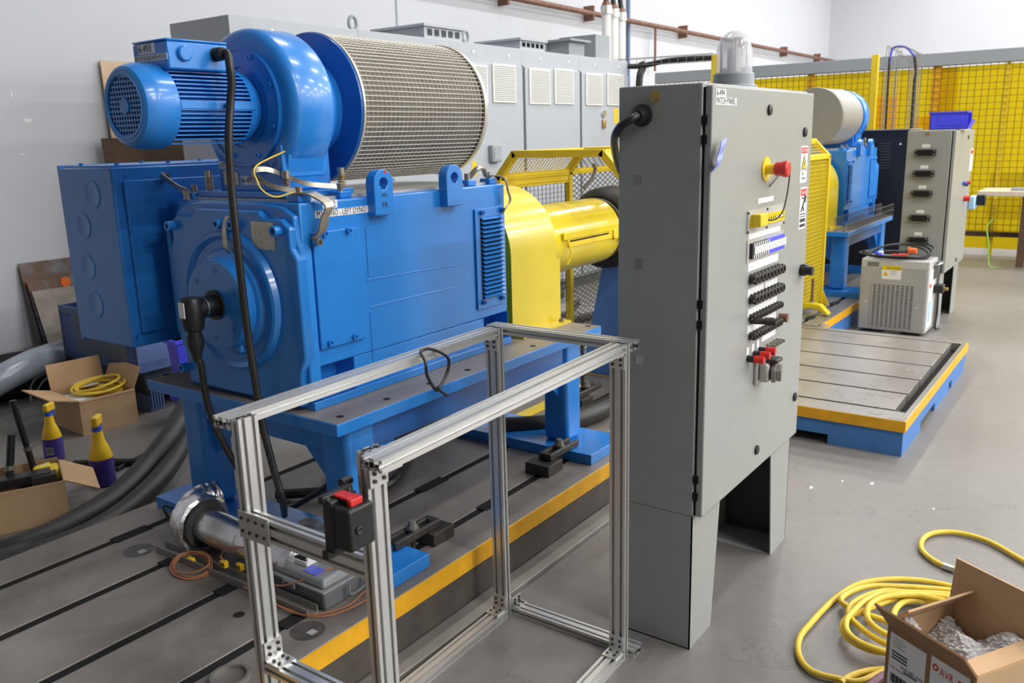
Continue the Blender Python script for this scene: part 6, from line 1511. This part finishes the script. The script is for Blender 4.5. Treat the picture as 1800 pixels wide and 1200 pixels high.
def yhose():
    def f(px, py, z=.012): return at(px, py, z=z)
    m = MB(); r = .0095
    m.tube([f(*q) for q in ((1555, 1178), (1510, 1197), (1470, 1192), (1425, 1178), (1404, 1150), (1406, 1120), (1425, 1095), (1450, 1068), (1475, 1046), (1510, 1026), (1560, 1018), (1620, 1020), (1680, 1032), (1740, 1050))], r, n=10)
    m.tube([f(*q, .028) for q in ((1700, 1040), (1640, 1034), (1580, 1030), (1530, 1030), (1495, 1040), (1478, 1055), (1500, 1070), (1540, 1085), (1585, 1098), (1640, 1110))], r, n=10)
    m.tube([f(*q, .03) for q in ((1690, 1046), (1640, 1042), (1590, 1040), (1555, 1038), (1520, 1048), (1497, 1062), (1492, 1080), (1510, 1100), (1540, 1122), (1570, 1135), (1620, 1150))], r, n=10)
    m.tube([f(*q, .045) for q in ((1690, 1052), (1640, 1046), (1600, 1044), (1550, 1042), (1520, 1056), (1500, 1074), (1488, 1090), (1490, 1110), (1510, 1128), (1545, 1142), (1590, 1155))], r, n=10)
    m.tube([f(*q, .03) for q in ((1680, 1060), (1620, 1048), (1580, 1050), (1545, 1062), (1515, 1074), (1492, 1084), (1482, 1094), (1482, 1108), (1495, 1125), (1530, 1142), (1580, 1150))], r, n=10)
    m.tube([f(*q, .05) for q in ((1660, 1056), (1615, 1046), (1575, 1046), (1545, 1052), (1527, 1066), (1526, 1088), (1550, 1110), (1590, 1125))], r, n=10)
    m.tube([f(*q, .03) for q in ((1660, 1060), (1600, 1055), (1576, 1068), (1572, 1090), (1600, 1100))], r, n=10)
    m.tube([f(*q) for q in ((1478, 1200), (1495, 1188), (1530, 1178), (1580, 1175))], r, n=10)
    m.tube([f(*q) for q in ((1700, 1010), (1680, 1001), (1655, 992), (1632, 978), (1619, 962), (1625, 944), (1650, 935), (1690, 937), (1740, 952), (1790, 980), (1850, 1015), (1900, 1060), (1880, 1110), (1800, 1080), (1740, 1050))], r, n=10)
    T = thing('air_hose', tuple(f(1510, 1100, 0)), 'tangled yellow air hose coiled on the floor beside the AVR box', 'hose')
    m.obj('hose', M['hose_yellow'], T)
    p, q = f(1658, 994), f(1678, 1001); C(p, q, .013, n=12).obj('hose_coupling', M['chrome'], T)
    m = MB(); m.tube([f(*q) for q in ((1500, 1230), (1530, 1204), (1560, 1185), (1600, 1185))], .012, n=10); m.obj('purple_hose', M['hose_purple'], None, label='dull purple hose at the bottom edge beside the shipping box', cat='hose')
yhose()
# a few white scraps on the concrete
for px, py, s, lab in ((1425, 857, .012, 'white scrap on the floor between cabinet leg and slotted plate'), (1532, 850, .012, 'white scrap on the floor before the slotted plate'), (1480, 846, .008, 'tiny white chip on the floor left of the scrap pair'), (1640, 895, .008, 'tiny white chip on the open floor right of the cabinet')):
    p = at(px, py, z=0); MB().hexa([(p.x-s, p.y-s*.5, 0), (p.x+s, p.y-s*.6, 0), (p.x+s*.7, p.y+s*.5, 0), (p.x-s*.8, p.y+s*.6, 0), (p.x-s*.6, p.y-s*.3, .004), (p.x+s*.6, p.y-s*.4, .006), (p.x+s*.4, p.y+s*.3, .005), (p.x-s*.5, p.y+s*.3, .004)]).obj('paper_scrap', M['white'], None, label=lab, cat='scrap')
